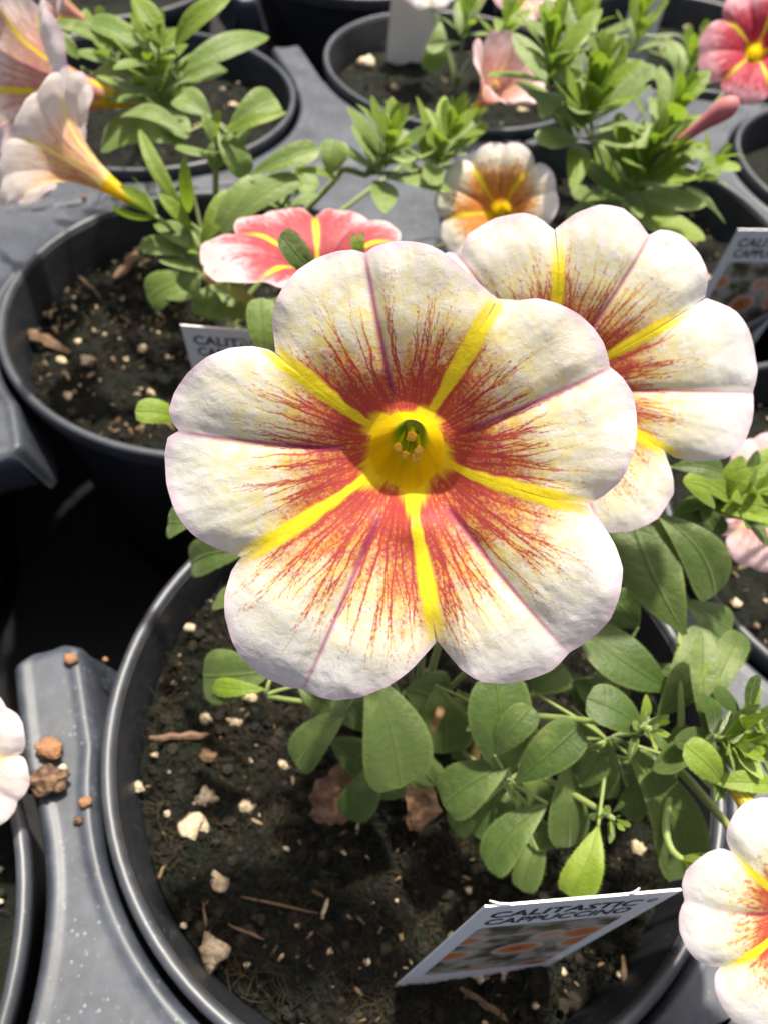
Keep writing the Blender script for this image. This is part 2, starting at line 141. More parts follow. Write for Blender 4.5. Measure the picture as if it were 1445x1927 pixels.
GRAINS = [('A', -2.732, 3.415, 0.302), ('A', -2.775, 2.866, 0.302), ('A', -1.887, 3.342, 0.19), ('A', -3.087, 4.936, 0.168), ('A', -2.456, 4.93, 0.19), ('A', -3.853, 6.737, 0.157), ('A', -2.08, 2.003, 0.224), ('A', -1.916, 0.943, 0.313),
 ('A', -4.04, 3.451, 0.157), ('A', -2.304, 5.502, 0.201), ('A', 5.674, 3.464, 0.201), ('A', 2.713, 1.152, 0.224), ('A', 3.134, 1.197, 0.201), ('A', -1.331, 4.236, 0.146), ('A', -0.578, 1.496, 0.09), ('A', 2.436, 2.395, 0.101),
 ('A', 5.166, 1.363, 0.101), ('A', -2.562, 1.272, 0.09), ('A', -1.331, 0.811, 0.09), ('A', -4.75, 5.195, 0.101), ('A', 2.175, 1.64, 0.101), ('A', 0.699, 1.978, 0.067), ('A', 4.867, 1.775, 0.101), ('A', 4.17, 1.295, 0.09),
 ('A', -3.899, 5.546, 0.09), ('A', -3.917, 4.085, 0.09), ('A', 0.044, 1.159, 0.078), ('A', -0.986, 2.67, 0.067), ('A', 6.304, 4.747, 0.101), ('A', -2.026, 4.222, 0.078), ('B', -11.333, 17.978, 0.239), ('B', -11.469, 17.541, 0.179),
 ('B', -9.025, 14.801, 0.254), ('B', -9.19, 13.557, 0.179), ('B', -7.72, 15.634, 0.179), ('B', -9.633, 15.621, 0.149), ('B', -9.794, 14.769, 0.164), ('B', -11.218, 15.991, 0.149), ('B', -8.065, 15.215, 0.119), ('B', -9.437, 21.539, 0.134),
 ('B', -11.866, 19.144, 0.179), ('B', -10.749, 21.567, 0.164), ('B', -7.339, 13.896, 0.134), ('B', -6.997, 14.024, 0.149), ('B', -9.135, 18.026, 0.134), ('B', -7.714, 17.251, 0.119), ('B', -11.42, 18.661, 0.149),
 ('B', -11.136, 16.817, 0.119), ('B', -8.96, 15.995, 0.104), ('B', -10.38, 17.233, 0.119), ('C', -8.584, 31.161, 0.251), ('C', -7.836, 30.881, 0.188), ('C', -7.628, 33.217, 0.251), ('C', -9.411, 32.703, 0.167), ('C', -6.926, 30.89, 0.146),
 ('C', -11.42, 29.893, 0.188), ('D', -3.509, 36.655, 0.542), ('D', -4.64, 37.506, 0.246), ('D', -1.623, 41.689, 0.222), ('D', -3.022, 39.254, 0.222), ('D', -2.063, 34.82, 0.296), ('D', 3.823, 34.354, 0.246), ('D', 1.658, 33.498, 0.222),
 ('E', 10.506, 23.35, 0.168), ('E', 10.222, 25.295, 0.224), ('E', 8.683, 26.017, 0.168), ('P', 9.231, 10.641, 0.143), ('P', 9.641, 9.689, 0.096), ('P', 8.794, 9.415, 0.167), ('P', 9.211, 8.892, 0.107), ('Q', -6.017, 1.743, 0.087),
 ('Q', -5.763, 1.258, 0.078), ('G', 11.341, 43.747, 0.304), ('G', 13.174, 46.472, 0.254)]
CHIPS = [('A', -4.047, 4.373, -1.1, -2.921, 4.607, -1.1, 0.146), ('A', -2.998, 4.272, -1.1, -2.693, 4.121, -1.1, 0.246), ('A', -4.716, 5.296, -1.1, -4.528, 6.17, -1.1, 0.101), ('A', 2.341, 0.876, -1.1, 3.216, 0.49, -1.1, 0.123),
 ('A', 6.62, 3.191, -1.1, 6.479, 2.721, -1.1, 0.101), ('A', 5.175, 1.641, -1.1, 5.177, 1.166, -1.1, 0.101), ('A', -2.271, 1.631, -1.1, -2.133, 1.275, -1.1, 0.045), ('A', -1.638, 1.789, -1.1, -0.229, 1.696, -1.1, 0.045),
 ('A', -1.777, 1.356, -1.1, -1.083, 1.19, -1.1, 0.045), ('A', 3.008, 4.115, -1.1, 2.65, 3.475, -1.1, 0.067), ('A', 5.052, 0.81, -1.1, 5.87, 1.477, -1.1, 0.056), ('B', -9.568, 18.631, -1.3, -9.234, 20.169, -1.3, 0.269),
 ('B', -11.338, 15.771, -1.3, -9.742, 15.128, -1.3, 0.388), ('B', -11.741, 18.45, -1.3, -11.515, 19.22, -1.3, 0.179), ('B', -9.648, 21.989, -1.3, -9.355, 22.909, -1.3, 0.149), ('B', -11.031, 20.077, -1.3, -10.269, 19.941, -1.3, 0.149),
 ('B', -11.731, 17.352, -1.3, -11.305, 17.984, -1.3, 0.149), ('B', -8.752, 16.915, -1.3, -8.292, 16.501, -1.3, 0.119), ('B', -9.706, 17.773, -1.3, -10.704, 18.672, -1.3, 0.134), ('B', -8.593, 20.31, -1.3, -9.525, 20.411, -1.3, 0.119),
 ('P', 8.042, 8.621, -1.1, 8.712, 9.147, -1.1, 0.09)]
CRUMBS = [(-5.838, 5.46, -0.3, 0.151, 'orange brown crumb at the end of the tray bar'), (-5.534, 3.679, -0.3, 0.238, 'tan crumb with a thin stalk on the tray bar'), (-5.34, 3.095, -0.3, 0.314, 'dark brown clod of soil on the tray bar'),
 (-5.225, 3.386, -0.3, 0.087, 'tiny white perlite grain beside the dark clod on the tray'), (-4.613, 2.852, -0.3, 0.13, 'small reddish crumb near the pot rim on the tray'),
 (-4.63, 2.552, -0.3, 0.087, 'faint brown crumb below the reddish crumb on the tray'), (-5.17, 5.554, -0.3, 0.065, 'speck of soil by the corner of the tray bar'),
 (-11.253, 21.442, -0.3, 0.097, 'small orange crumb on the tray under the trumpet flower')]
DEAD = [((-0.571, 3.209, -0.6), (0.275, 3.885, 0.6), 0.55), ((1.247, 3.262, -0.9), (1.258, 3.788, 0.4), 0.35)]

# ---------------------------------------------------------------- helpers
rnd = random.Random(7)
def unit(v): v = np.asarray(v, float); return v / np.linalg.norm(v)

def hash2(ix, iy, seed):
    h = np.sin(ix * 127.1 + iy * 311.7 + seed * 74.7) * 43758.5453
    return h - np.floor(h)
def vnoise(x, y, seed=0):
    x = np.asarray(x, float); y = np.asarray(y, float)
    ix, iy = np.floor(x), np.floor(y); fx, fy = x - ix, y - iy
    fx = fx * fx * (3 - 2 * fx); fy = fy * fy * (3 - 2 * fy)
    a, b = hash2(ix, iy, seed), hash2(ix + 1, iy, seed); c, d = hash2(ix, iy + 1, seed), hash2(ix + 1, iy + 1, seed)
    return (a * (1 - fx) + b * fx) * (1 - fy) + (c * (1 - fx) + d * fx) * fy
def fbm(x, y, seed=0, o=4):
    s = 0; a = .5; t = 0
    for i in range(o):
        s = s + a * vnoise(x, y, seed + i * 13); t += a; a *= .5; x = x * 2.03 + 5.1; y = y * 2.03 + 1.7
    return s / t
def sstep(a, b, x): t = np.clip((x - a) / (b - a), 0, 1); return t * t * (3 - 2 * t)

def build(name, verts, faces, mat, parent=None, origin=None, smooth=True, label=None, cat=None, group=None, kind=None, attr=None, uv=None):
    """verts in world cm; origin = world cm of the object's own origin"""
    o3 = np.array(origin if origin is not None else (0, 0, 0), float)
    v = (np.asarray(verts, float) - o3) * CM
    me = bpy.data.meshes.new(name)
    if isinstance(faces, np.ndarray):
        k = faces.shape[1]; nf = len(faces)
        me.vertices.add(len(v)); me.vertices.foreach_set('co', v.ravel())
        me.loops.add(nf * k); me.loops.foreach_set('vertex_index', faces.ravel().astype(np.int32))
        me.polygons.add(nf); me.polygons.foreach_set('loop_start', np.arange(0, nf * k, k, dtype=np.int32))
        me.update(calc_edges=True)
    else:
        me.from_pydata(v.tolist(), [], faces)
    me.validate()
    if smooth: me.polygons.foreach_set('use_smooth', [True] * len(me.polygons))
    if attr is not None:
        ca = me.color_attributes.new('pigment', 'FLOAT_COLOR', 'POINT'); ca.data.foreach_set('color', np.asarray(attr, np.float32).ravel())
    if uv is not None:
        ul = me.uv_layers.new(name='UVMap'); li = np.empty(len(me.loops), np.int32); me.loops.foreach_get('vertex_index', li)
        ul.data.foreach_set('uv', np.asarray(uv, np.float32)[li].ravel())
    me.update()
    me.materials.append(M[mat] if isinstance(mat, str) else mat)
    o = bpy.data.objects.new(name, me); COL.objects.link(o)
    if parent is not None:
        o.parent = parent; o.location = (o3 - ORIG[parent]) * CM
    else:
        o.location = o3 * CM
    ORIG[o] = o3
    tag(o, label, cat, group, kind)
    return o
ORIG = {}
def tag(o, label=None, cat=None, group=None, kind=None):
    if label: o['label'] = label
    if cat: o['category'] = cat
    if group: o['group'] = group
    if kind: o['kind'] = kind
def empty(name, loc, label, cat, group=None):
    o = bpy.data.objects.new(name, None); COL.objects.link(o); o.location = np.array(loc) * CM; o.empty_display_size = .01
    ORIG[o] = np.array(loc, float); tag(o, label, cat, group); return o
def grid_faces(nu, nv, wrap=False):
    """quads of a grid indexed [iu*nv + iv]; wrap closes u"""
    iu = np.arange(nu if wrap else nu - 1); iv = np.arange(nv - 1)
    a, b = np.meshgrid(iu, iv, indexing='ij'); a = a.ravel(); b = b.ravel(); a2 = (a + 1) % nu
    return np.stack([a * nv + b, a2 * nv + b, a2 * nv + b + 1, a * nv + b + 1], 1)
def tube_mesh(pts, radii, seg=8):
    pts = np.asarray(pts, float); n = len(pts); tang = np.gradient(pts, axis=0); tang /= np.linalg.norm(tang, axis=1)[:, None] + 1e-9
    ref = np.array([.31, .17, .93]); V = []
    for i in range(n):
        x = np.cross(tang[i], ref); x /= np.linalg.norm(x) + 1e-9; y = np.cross(tang[i], x)
        for k in range(seg):
            a = 2 * math.pi * k / seg; V.append(pts[i] + radii[i] * (math.cos(a) * x + math.sin(a) * y))
    V.append(pts[0]); V.append(pts[-1]); F = []
    for i in range(n - 1):
        for k in range(seg):
            F.append((i * seg + k, i * seg + (k + 1) % seg, (i + 1) * seg + (k + 1) % seg, (i + 1) * seg + k))
    for k in range(seg):
        F.append((n * seg, (k + 1) % seg, k)); F.append((n * seg + 1, (n - 1) * seg + k, (n - 1) * seg + (k + 1) % seg))
    return V, F
def bez(p0, p1, p2, p3, n=14):
    t = np.linspace(0, 1, n)[:, None]; p0, p1, p2, p3 = map(lambda q: np.asarray(q, float), (p0, p1, p2, p3))
    return (1 - t) ** 3 * p0 + 3 * (1 - t) ** 2 * t * p1 + 3 * (1 - t) * t * t * p2 + t ** 3 * p3
def blob(center, r, seed, squash=(1, 1, .8), rough=.35, sub=2):
    """irregular lump from a subdivided icosahedron"""
    V, F = ICO[sub]; R_ = random.Random(seed); off = Vector((R_.random() * 50, R_.random() * 50, R_.random() * 50))
    out = []
    for v in V:
        n = mnoise.noise(v * 1.3 + off) * rough + mnoise.noise(v * 3.1 + off) * rough * .5
        out.append(np.array(center) + r * (1 + n) * np.array(v) * np.array(squash))
    return out, F
def _ico():
    import bmesh
    res = {}
    for s in (1, 2, 3):
        b = bmesh.new(); bmesh.ops.create_icosphere(b, subdivisions=s, radius=1); b.verts.ensure_lookup_table()
        res[s] = ([v.co.copy() for v in b.verts], [tuple(v.index for v in f.verts) for f in b.faces]); b.free()
    return res
ICO = _ico()

# ---------------------------------------------------------------- materials
M = {}
class NT:
    def __init__(s, name):
        s.m = bpy.data.materials.new(name); s.m.use_nodes = True; s.t = s.m.node_tree; s.t.nodes.clear(); M[name] = s.m
        s.out = s.n('ShaderNodeOutputMaterial')
    def n(s, t, **k):
        x = s.t.nodes.new(t)
        for a, b in k.items(): setattr(x, a, b)
        return x
    def l(s, a, b): s.t.links.new(a, b)
    def val(s, sock, v):
        if isinstance(v, bpy.types.NodeSocket): s.l(v, sock)
        elif v is not None: sock.default_value = v
    def math(s, op, a, b=None, c=None, clamp=False):
        x = s.n('ShaderNodeMath', operation=op, use_clamp=clamp)
        for i, v in enumerate((a, b, c)): s.val(x.inputs[i], v) if v is not None else None
        return x.outputs[0]
    def mix(s, f, a, b, mode='MIX'):
        x = s.n('ShaderNodeMix', data_type='RGBA', blend_type=mode); s.val(x.inputs[0], f); s.val(x.inputs[6], a); s.val(x.inputs[7], b); return x.outputs[2]
    def noise(s, vec, scale, detail=3, rough=.55, dist=0):
        x = s.n('ShaderNodeTexNoise'); s.l(vec, x.inputs['Vector']) if vec is not None else None
        x.inputs['Scale'].default_value = scale; x.inputs['Detail'].default_value = detail; x.inputs['Roughness'].default_value = rough; x.inputs['Distortion'].default_value = dist; return x.outputs[0]
    def voro(s, vec, scale, feat='F1', out=0):
        x = s.n('ShaderNodeTexVoronoi', feature=feat); s.l(vec, x.inputs['Vector']); x.inputs['Scale'].default_value = scale; return x.outputs[out]
    def ss(s, a, b, x):
        r = s.n('ShaderNodeMapRange', interpolation_type='SMOOTHSTEP'); r.inputs[1].default_value = a; r.inputs[2].default_value = b; s.val(r.inputs[0], x); return r.outputs[0]
    def bump(s, h, st, dist, normal=None):
        x = s.n('ShaderNodeBump'); x.inputs['Strength'].default_value = st; x.inputs['Distance'].default_value = dist; s.l(h, x.inputs['Height'])
        if normal is not None: s.l(normal, x.inputs['Normal'])
        return x.outputs[0]
    def obj(s): return s.n('ShaderNodeTexCoord').outputs['Object']
    def uv(s): return s.n('ShaderNodeTexCoord').outputs['UV']
    def rand(s): return s.n('ShaderNodeObjectInfo').outputs['Random']
    def bsdf(s, col, rough, normal=None, spec=.5, **k):
        p = s.n('ShaderNodeBsdfPrincipled'); s.val(p.inputs['Base Color'], col); s.val(p.inputs['Roughness'], rough); p.inputs['Specular IOR Level'].default_value = spec
        if normal is not None: s.l(normal, p.inputs['Normal'])
        for a, b in k.items(): s.val(p.inputs[a.replace('_', ' ')], b)
        return p.outputs[0]
    def finish(s, sh): s.l(sh, s.out.inputs[0]); return s.m
    def thin(s, p, col, f, normal=None):
        t = s.n('ShaderNodeBsdfTranslucent'); s.val(t.inputs[0], col)
        if normal is not None: s.l(normal, t.inputs['Normal'])
        x = s.n('ShaderNodeMixShader'); s.val(x.inputs[0], f); s.l(p, x.inputs[1]); s.l(t.outputs[0], x.inputs[2]); return x.outputs[0]
def C(r, g, b): return (r, g, b, 1)

def petal_material(name, white, yellow, red, purple, rim, bar=C(.80, .66, .02), trans=.40, orange=C(.62, .32, .05)):
    """pigment attribute: R red, G yellow, B purple line, A yellow bar"""
    t = NT(name); uv = t.uv(); a = t.n('ShaderNodeAttribute', attribute_name='pigment')
    sp = t.n('ShaderNodeSeparateColor'); t.l(a.outputs['Color'], sp.inputs[0]); R_, G_, B_ = sp.outputs[0], sp.outputs[1], sp.outputs[2]; A_ = a.outputs['Alpha']
    map_ = t.n('ShaderNodeMapping'); t.l(uv, map_.inputs[0])
    nA = t.noise(uv, 13, 3, .6); nB = t.noise(uv, 46, 3, .65)
    yel = t.math('MULTIPLY', G_, t.math('ADD', t.math('MULTIPLY', t.ss(.34, .64, nA), .9), .35), clamp=True)
    c = t.mix(yel, white, yellow)
    c = t.mix(t.math('MULTIPLY', t.ss(.08, .55, R_), .74), c, orange)
    speck = t.math('ADD', t.math('ADD', t.math('MULTIPLY', nB, 1.5), t.math('MULTIPLY', nA, .5)), -.46)
    rm = t.ss(-.34, .38, t.math('SUBTRACT', t.math('MULTIPLY', R_, 1.25), t.math('ADD', speck, .02)))
    c = t.mix(t.math('MULTIPLY', rm, .88), c, t.mix(t.ss(.35, .65, nA), red, C(min(1, red[0] * 1.12), red[1] * 2.4, red[2] * .7)))
    c = t.mix(t.math('MULTIPLY', B_, .95, clamp=True), c, t.mix(t.ss(.2, .7, R_), purple, C(purple[0] * .6, purple[1] * .3, purple[2] * .45)))
    c = t.mix(A_, c, t.mix(t.ss(.4, .7, nB), bar, C(bar[0] * .93, bar[1] * .88, bar[2])))
    edge = t.n('ShaderNodeAttribute', attribute_name='edge').outputs['Fac']
    c = t.mix(edge, c, rim)
    map_.inputs['Scale'].default_value = (1, 1, 1); h1 = t.noise(map_.outputs[0], 13, 4, .6, .4); h2 = t.noise(uv, 70, 2, .6)
    nm = t.bump(h2, .12, .0002, t.bump(h1, .27, .0004))
    p = t.bsdf(c, .55, nm, .3, Sheen_Weight=.12, Sheen_Roughness=.4)
    return t.finish(t.thin(p, c, trans, nm))
petal_material('petal_white', C(.765, .76, .745), C(.74, .65, .19), C(.40, .010, .032), C(.36, .05, .16), C(.74, .56, .69))
petal_material('petal_pink', C(.70, .46, .47), C(.58, .26, .27), C(.32, .022, .055), C(.20, .012, .045), C(.76, .58, .58), trans=.36, orange=C(.44, .09, .12))
petal_material('petal_blush', C(.80, .60, .60), C(.78, .52, .48), C(.56, .16, .22), C(.45, .12, .2), C(.70, .34, .44), orange=C(.64, .28, .28), bar=C(.80, .60, .34))
petal_material('petal_blushwhite', C(.84, .74, .74), C(.78, .58, .48), C(.50, .14, .24), C(.36, .08, .20), C(.70, .48, .58), orange=C(.62, .32, .18))
petal_material('petal_apricot', C(.86, .84, .78), C(.84, .66, .24), C(.62, .13, .03), C(.50, .16, .10), C(.74, .58, .66), orange=C(.74, .36, .10))
petal_material('petal_softwhite', C(.80, .73, .71), C(.76, .58, .43), C(.56, .21, .19), C(.55, .28, .30), C(.76, .62, .68), orange=C(.74, .42, .20), bar=C(.84, .70, .25))
petal_material('petal_crimson', C(.72, .36, .42), C(.74, .22, .26), C(.42, .012, .06), C(.30, .02, .07), C(.70, .34, .42), orange=C(.55, .06, .08))

t = NT('throat'); u = t.n('ShaderNodeSeparateXYZ'); t.l(t.uv(), u.inputs[0])
n1 = t.noise(t.uv(), 8, 2); cc = t.mix(t.ss(.32, .78, t.math('ADD', u.outputs[1], t.math('MULTIPLY', n1, .1))), C(.30, .40, .03), C(.86, .60, .010))
strip = t.math('MULTIPLY', t.ss(.5, .95, t.math('ADD', t.math('MULTIPLY', t.math('SINE', t.math('MULTIPLY', u.outputs[0], 31.4159 * 2)), .5), .5)), t.ss(.35, .7, u.outputs[1]))
cc = t.mix(t.math('MULTIPLY', strip, .22), cc, C(.50, .26, .01)); nm = t.bump(n1, .3, .0004)
t.finish(t.thin(t.bsdf(cc, .5, nm, .35), cc, .5, nm))
t = NT('tube_outside'); u = t.n('ShaderNodeSeparateXYZ'); t.l(t.uv(), u.inputs[0])
strip = t.ss(.55, .95, t.math('ADD', t.math('MULTIPLY', t.math('SINE', t.math('MULTIPLY', u.outputs[0], 31.4159 * 2)), .5), .5))
cc = t.mix(t.math('MULTIPLY', strip, .7), C(.62, .48, .05), C(.20, .13, .02))
t.finish(t.thin(t.bsdf(cc, .5, None, .3), cc, .3))
t = NT('anther'); n1 = t.noise(t.obj(), 3000, 2); t.finish(t.bsdf(t.mix(n1, C(.70, .42, .03), C(.85, .66, .12)), .7, t.bump(n1, .5, .0003)))

def leaf_material(name, c1, c2, c3, trans, pale):
    t = NT(name); uv = t.uv(); s = t.n('ShaderNodeSeparateXYZ'); t.l(uv, s.inputs[0])
    n1 = t.noise(t.obj(), 160, 3); n2 = t.noise(t.obj(), 900, 2); rn = t.rand()
    c = t.mix(t.ss(.3, .7, n1), c1, c2); c = t.mix(t.math('MULTIPLY', rn, .6), c, c3)
    c = t.mix(t.math('MULTIPLY', t.ss(.50, .72, t.noise(t.obj(), 110, 3)), .62), c, pale)  # pale blotches: leaf mottling plus soft highlights painted into the colour
    side = t.math('ABSOLUTE', s.outputs[0])
    rib = t.math('MULTIPLY', t.ss(.07, .0, side), .14); c = t.mix(rib, c, pale)
    wv = t.math('MULTIPLY', t.ss(.82, 1.0, side), .25); c = t.mix(wv, c, pale)
    hgt = t.math('ADD', t.math('MULTIPLY', n2, .5), t.math('MULTIPLY', t.ss(.10, 0, side), -.5))
    hgt = t.math('ADD', hgt, t.math('MULTIPLY', n1, .9))
    nm = t.bump(t.noise(t.obj(), 2600, 2), .35, .0002, t.bump(hgt, .55, .0007))
    p = t.bsdf(c, .52, nm, .36, Sheen_Weight=.5, Sheen_Roughness=.35, Sheen_Tint=C(.85, .95, .7))
    return t.finish(t.thin(p, t.mix(.5, c, C(.16, .28, .01)), trans, nm))
leaf_material('leaf_mature', C(.046, .086, .016), C(.070, .116, .023), C(.088, .128, .036), .32, C(.19, .24, .07))
leaf_material('leaf_young', C(.165, .250, .018), C(.23, .33, .026), C(.18, .25, .05), .45, C(.34, .42, .11))
leaf_material('leaf_grey', C(.115, .190, .034), C(.160, .245, .046), C(.20, .26, .085), .40, C(.36, .42, .19))
t = NT('stem'); n1 = t.noise(t.obj(), 300, 2); cc = t.mix(n1, C(.12, .19, .03), C(.20, .24, .05)); t.finish(t.bsdf(cc, .5, None, .4, Sheen_Weight=.4))
t = NT('woody_stem'); n1 = t.noise(t.obj(), 400, 3); cc = t.mix(n1, C(.20, .11, .05), C(.34, .22, .11)); t.finish(t.bsdf(cc, .75, t.bump(n1, .5, .0005), .3))
t = NT('dead_leaf'); n1 = t.noise(t.obj(), 260, 3); cc = t.mix(t.ss(.3, .7, n1), C(.13, .06, .035), C(.40, .24, .14)); nm = t.bump(n1, .7, .001); t.finish(t.thin(t.bsdf(cc, .6, nm, .3), cc, .2, nm))
t = NT('soil'); o = t.obj(); n1 = t.noise(o, 260, 5, .7); n2 = t.noise(o, 1500, 3, .7); n3 = t.noise(o, 55, 3)
cc = t.mix(t.ss(.35, .72, n1), C(.003, .004, .003), C(.014, .013, .008)); cc = t.mix(t.math('MULTIPLY', t.ss(.42, .62, n3), .6), cc, C(.007, .014, .005)); cc = t.mix(t.ss(.68, .80, n2), cc, C(.055, .043, .026))
t.finish(t.bsdf(cc, .9, t.bump(n2, .9, .0012, t.bump(n1, .8, .003)), .25))
t = NT('soil_fibre'); n1 = t.rand(); n2 = t.noise(t.obj(), 120, 2); cc = t.mix(t.ss(.3, .7, n2), C(.005, .008, .003), C(.040, .030, .015)); t.finish(t.bsdf(cc, .85, None, .25))
t = NT('soil_crumb'); n2 = t.noise(t.obj(), 170, 3); cc = t.mix(t.ss(.3, .7, n2), C(.006, .006, .005), C(.026, .021, .013)); t.finish(t.bsdf(cc, .9, t.bump(t.noise(t.obj(), 1600, 3), .7, .001), .25))
t = NT('soil_fleck'); n2 = t.noise(t.obj(), 90, 2); n3 = t.noise(t.obj(), 420, 1); cc = t.mix(t.ss(.35, .65, n2), C(.09, .05, .025), C(.20, .14, .075)); cc = t.mix(t.ss(.55, .65, n3), cc, C(.36, .29, .18)); t.finish(t.bsdf(cc, .85, None, .25))
t = NT('perlite'); n1 = t.noise(t.obj(), 900, 4, .65); cc = t.mix(t.ss(.35, .6, n1), C(.36, .26, .14), C(.70, .60, .44)); cc = t.mix(t.math('MULTIPLY', t.rand(), .4), cc, C(.48, .34, .20)); t.finish(t.bsdf(cc, .85, t.bump(n1, .8, .0012), .3))
t = NT('bark'); n1 = t.noise(t.obj(), 500, 4); cc = t.mix(n1, C(.07, .042, .026), C(.24, .15, .09)); cc = t.mix(t.math('MULTIPLY', t.rand(), .6), cc, C(.10, .055, .03)); t.finish(t.bsdf(cc, .8, t.bump(n1, .7, .001), .3))
t = NT('crumb_orange'); n1 = t.noise(t.obj(), 900, 3); t.finish(t.bsdf(t.mix(n1, C(.13, .055, .024), C(.34, .18, .09)), .85, t.bump(n1, .8, .001)))
t = NT('crumb_dark'); n1 = t.noise(t.obj(), 700, 4); t.finish(t.bsdf(t.mix(t.ss(.35, .7, n1), C(.045, .022, .014), C(.22, .13, .07)), .9, t.bump(n1, .9, .0015)))
def plastic(name, dark, dust, rough, amount, dotty=.5):
    t = NT(name); o = t.obj(); n1 = t.noise(o, 70, 4, .6); n2 = t.noise(o, 420, 3, .6); sp = t.voro(o, 820)
    dots = t.math('MULTIPLY', t.ss(.30, .10, sp), t.ss(.46, .62, t.noise(o, 130, 3)))
    d = t.math('MULTIPLY', t.math('ADD', t.math('MULTIPLY', t.ss(.3, .75, n1), .7), t.math('MULTIPLY', t.ss(.4, .7, n2), .3)), amount)
    c = t.mix(d, dark, dust); c = t.mix(t.math('MULTIPLY', dots, dotty), c, C(.42, .42, .42))
    sm = t.noise(o, 28, 5, .7, 1.2); c = t.mix(t.math('MULTIPLY', t.ss(.52, .72, sm), .35 * min(1, dotty * 2)), c, C(.062, .056, .048)); r = t.math('ADD', rough, t.math('ADD', t.math('MULTIPLY', n1, .12), t.math('MULTIPLY', sm, .14)))
    nm = t.bump(n2, .07, .0003, t.bump(n1, .08, .001))
    return t.finish(t.bsdf(c, r, nm, .5))
plastic('tray_plastic', C(.016, .020, .028), C(.052, .062, .082), .36, .95, .28)
plastic('rim_plastic', C(.030, .033, .040), C(.075, .082, .096), .30, .6, .12)
plastic('pot_plastic', C(.012, .013, .016), C(.030, .033, .040), .30, .6, .15)
t = NT('ground'); o = t.obj(); n1 = t.noise(o, 40, 4); t.finish(t.bsdf(t.mix(n1, C(.006, .006, .007), C(.018, .018, .019)), .9, t.bump(t.noise(o, 400, 2), .5, .002), .2))
t = NT('tag_card'); n1 = t.noise(t.obj(), 300, 2); t.finish(t.bsdf(t.mix(n1, C(.84, .84, .83), C(.88, .88, .87)), .45))
t = NT('tag_ink'); t.finish(t.bsdf(C(.03, .03, .04), .5))
t = NT('tag_print'); uv = t.uv(); mp = t.n('ShaderNodeMapping'); mp.inputs['Location'].default_value = (.35, .15, 0); t.l(uv, mp.inputs[0])
v1 = t.n('ShaderNodeTexVoronoi'); t.l(mp.outputs[0], v1.inputs['Vector']); v1.inputs['Scale'].default_value = 3.0; v1.inputs['Randomness'].default_value = .55
d = t.math('ADD', v1.outputs[0], t.math('MULTIPLY', t.math('SUBTRACT', t.noise(uv, 12, 3), .5), .16)); bgc = t.mix(t.ss(.4, .6, t.noise(uv, 5, 3)), C(.46, .41, .34), C(.09, .085, .04))
c = t.mix(t.ss(.52, .42, d), bgc, C(.68, .60, .52)); c = t.mix(t.ss(.50, .30, d), c, C(.62, .22, .07)); c = t.mix(t.ss(.27, .12, d), c, C(.38, .05, .03))
t.finish(t.bsdf(c, .35))

# ---------------------------------------------------------------- ground, tray, pots, soil
A0, U, V = np.array(A0), np.array(U), np.array(V)
def pot_c(i, j): return A0 + i * U + j * V
g = build('ground', [(-400, -400, -9.6), (400, -400, -9.6), (400, 400, -9.6), (-400, 400, -9.6)], [(0, 1, 2, 3)], 'ground', kind='structure')
POTS = {'A': (0, 0), 'B': (0, 1), 'C': (0, 2), 'D': (1, 2), 'E': (1, 1), 'P': (1, 0), 'Q': (-1, 0), 'F': (2, 1), 'G': (2, 2), 'H': (1, 3), 'I': (0, 3), 'J': (2, 3), 'K': (3, 2), 'N': (-1, 1), 'S': (-1, 2)}
OFF = {'A': (.14, -.12), 'B': (-.46, -.32), 'C': (-.15, .13), 'D': (.36, -.09), 'E': (.18, .12), 'P': (-.08, -.08), 'Q': (.16, .23), 'F': (-.15, .14)}
POT_LABEL = {'A': 'black plastic pot under the big white flower, nearest the camera', 'B': 'black plastic pot left of the big flower with sunlit soil', 'C': 'black plastic pot in the upper left with leafy shoots',
 'D': 'black plastic pot at the top centre beside the grey tray bar', 'E': 'black plastic pot behind the second flower, leafy shoots over it', 'P': 'black plastic pot at the right edge under the pale pink flower',
 'Q': 'black plastic pot at the lower left edge beyond the tray bar', 'F': 'black plastic pot showing only its rim at the upper right edge', 'G': 'black plastic pot in the top right corner behind green shoots',
 'H': 'black plastic pot beyond the top edge past the dark gap', 'I': 'black plastic pot in shade at the top left, farthest row', 'J': 'black plastic pot at the top right, farthest row', 'K': 'black plastic pot past the top right corner', 'N': 'black plastic pot past the left edge behind the tray bar', 'S': 'black plastic pot past the top left corner'}
SOIL_Z = {'A': -1.15, 'B': -1.35, 'P': -1.2, 'Q': -1.1}
RIM = 6.0
def lathe(prof, c, seg=96):
    th = np.linspace(0, 2 * math.pi, seg, endpoint=False); prof = np.array(prof)
    X = c[0] + prof[None, :, 0] * np.cos(th)[:, None]; Y = c[1] + prof[None, :, 0] * np.sin(th)[:, None]; Z_ = np.broadcast_to(prof[None, :, 1], X.shape)
    return np.stack([X, Y, Z_], -1).reshape(-1, 3), grid_faces(seg, len(prof), True)
POT_C = {}; SOIL = {}
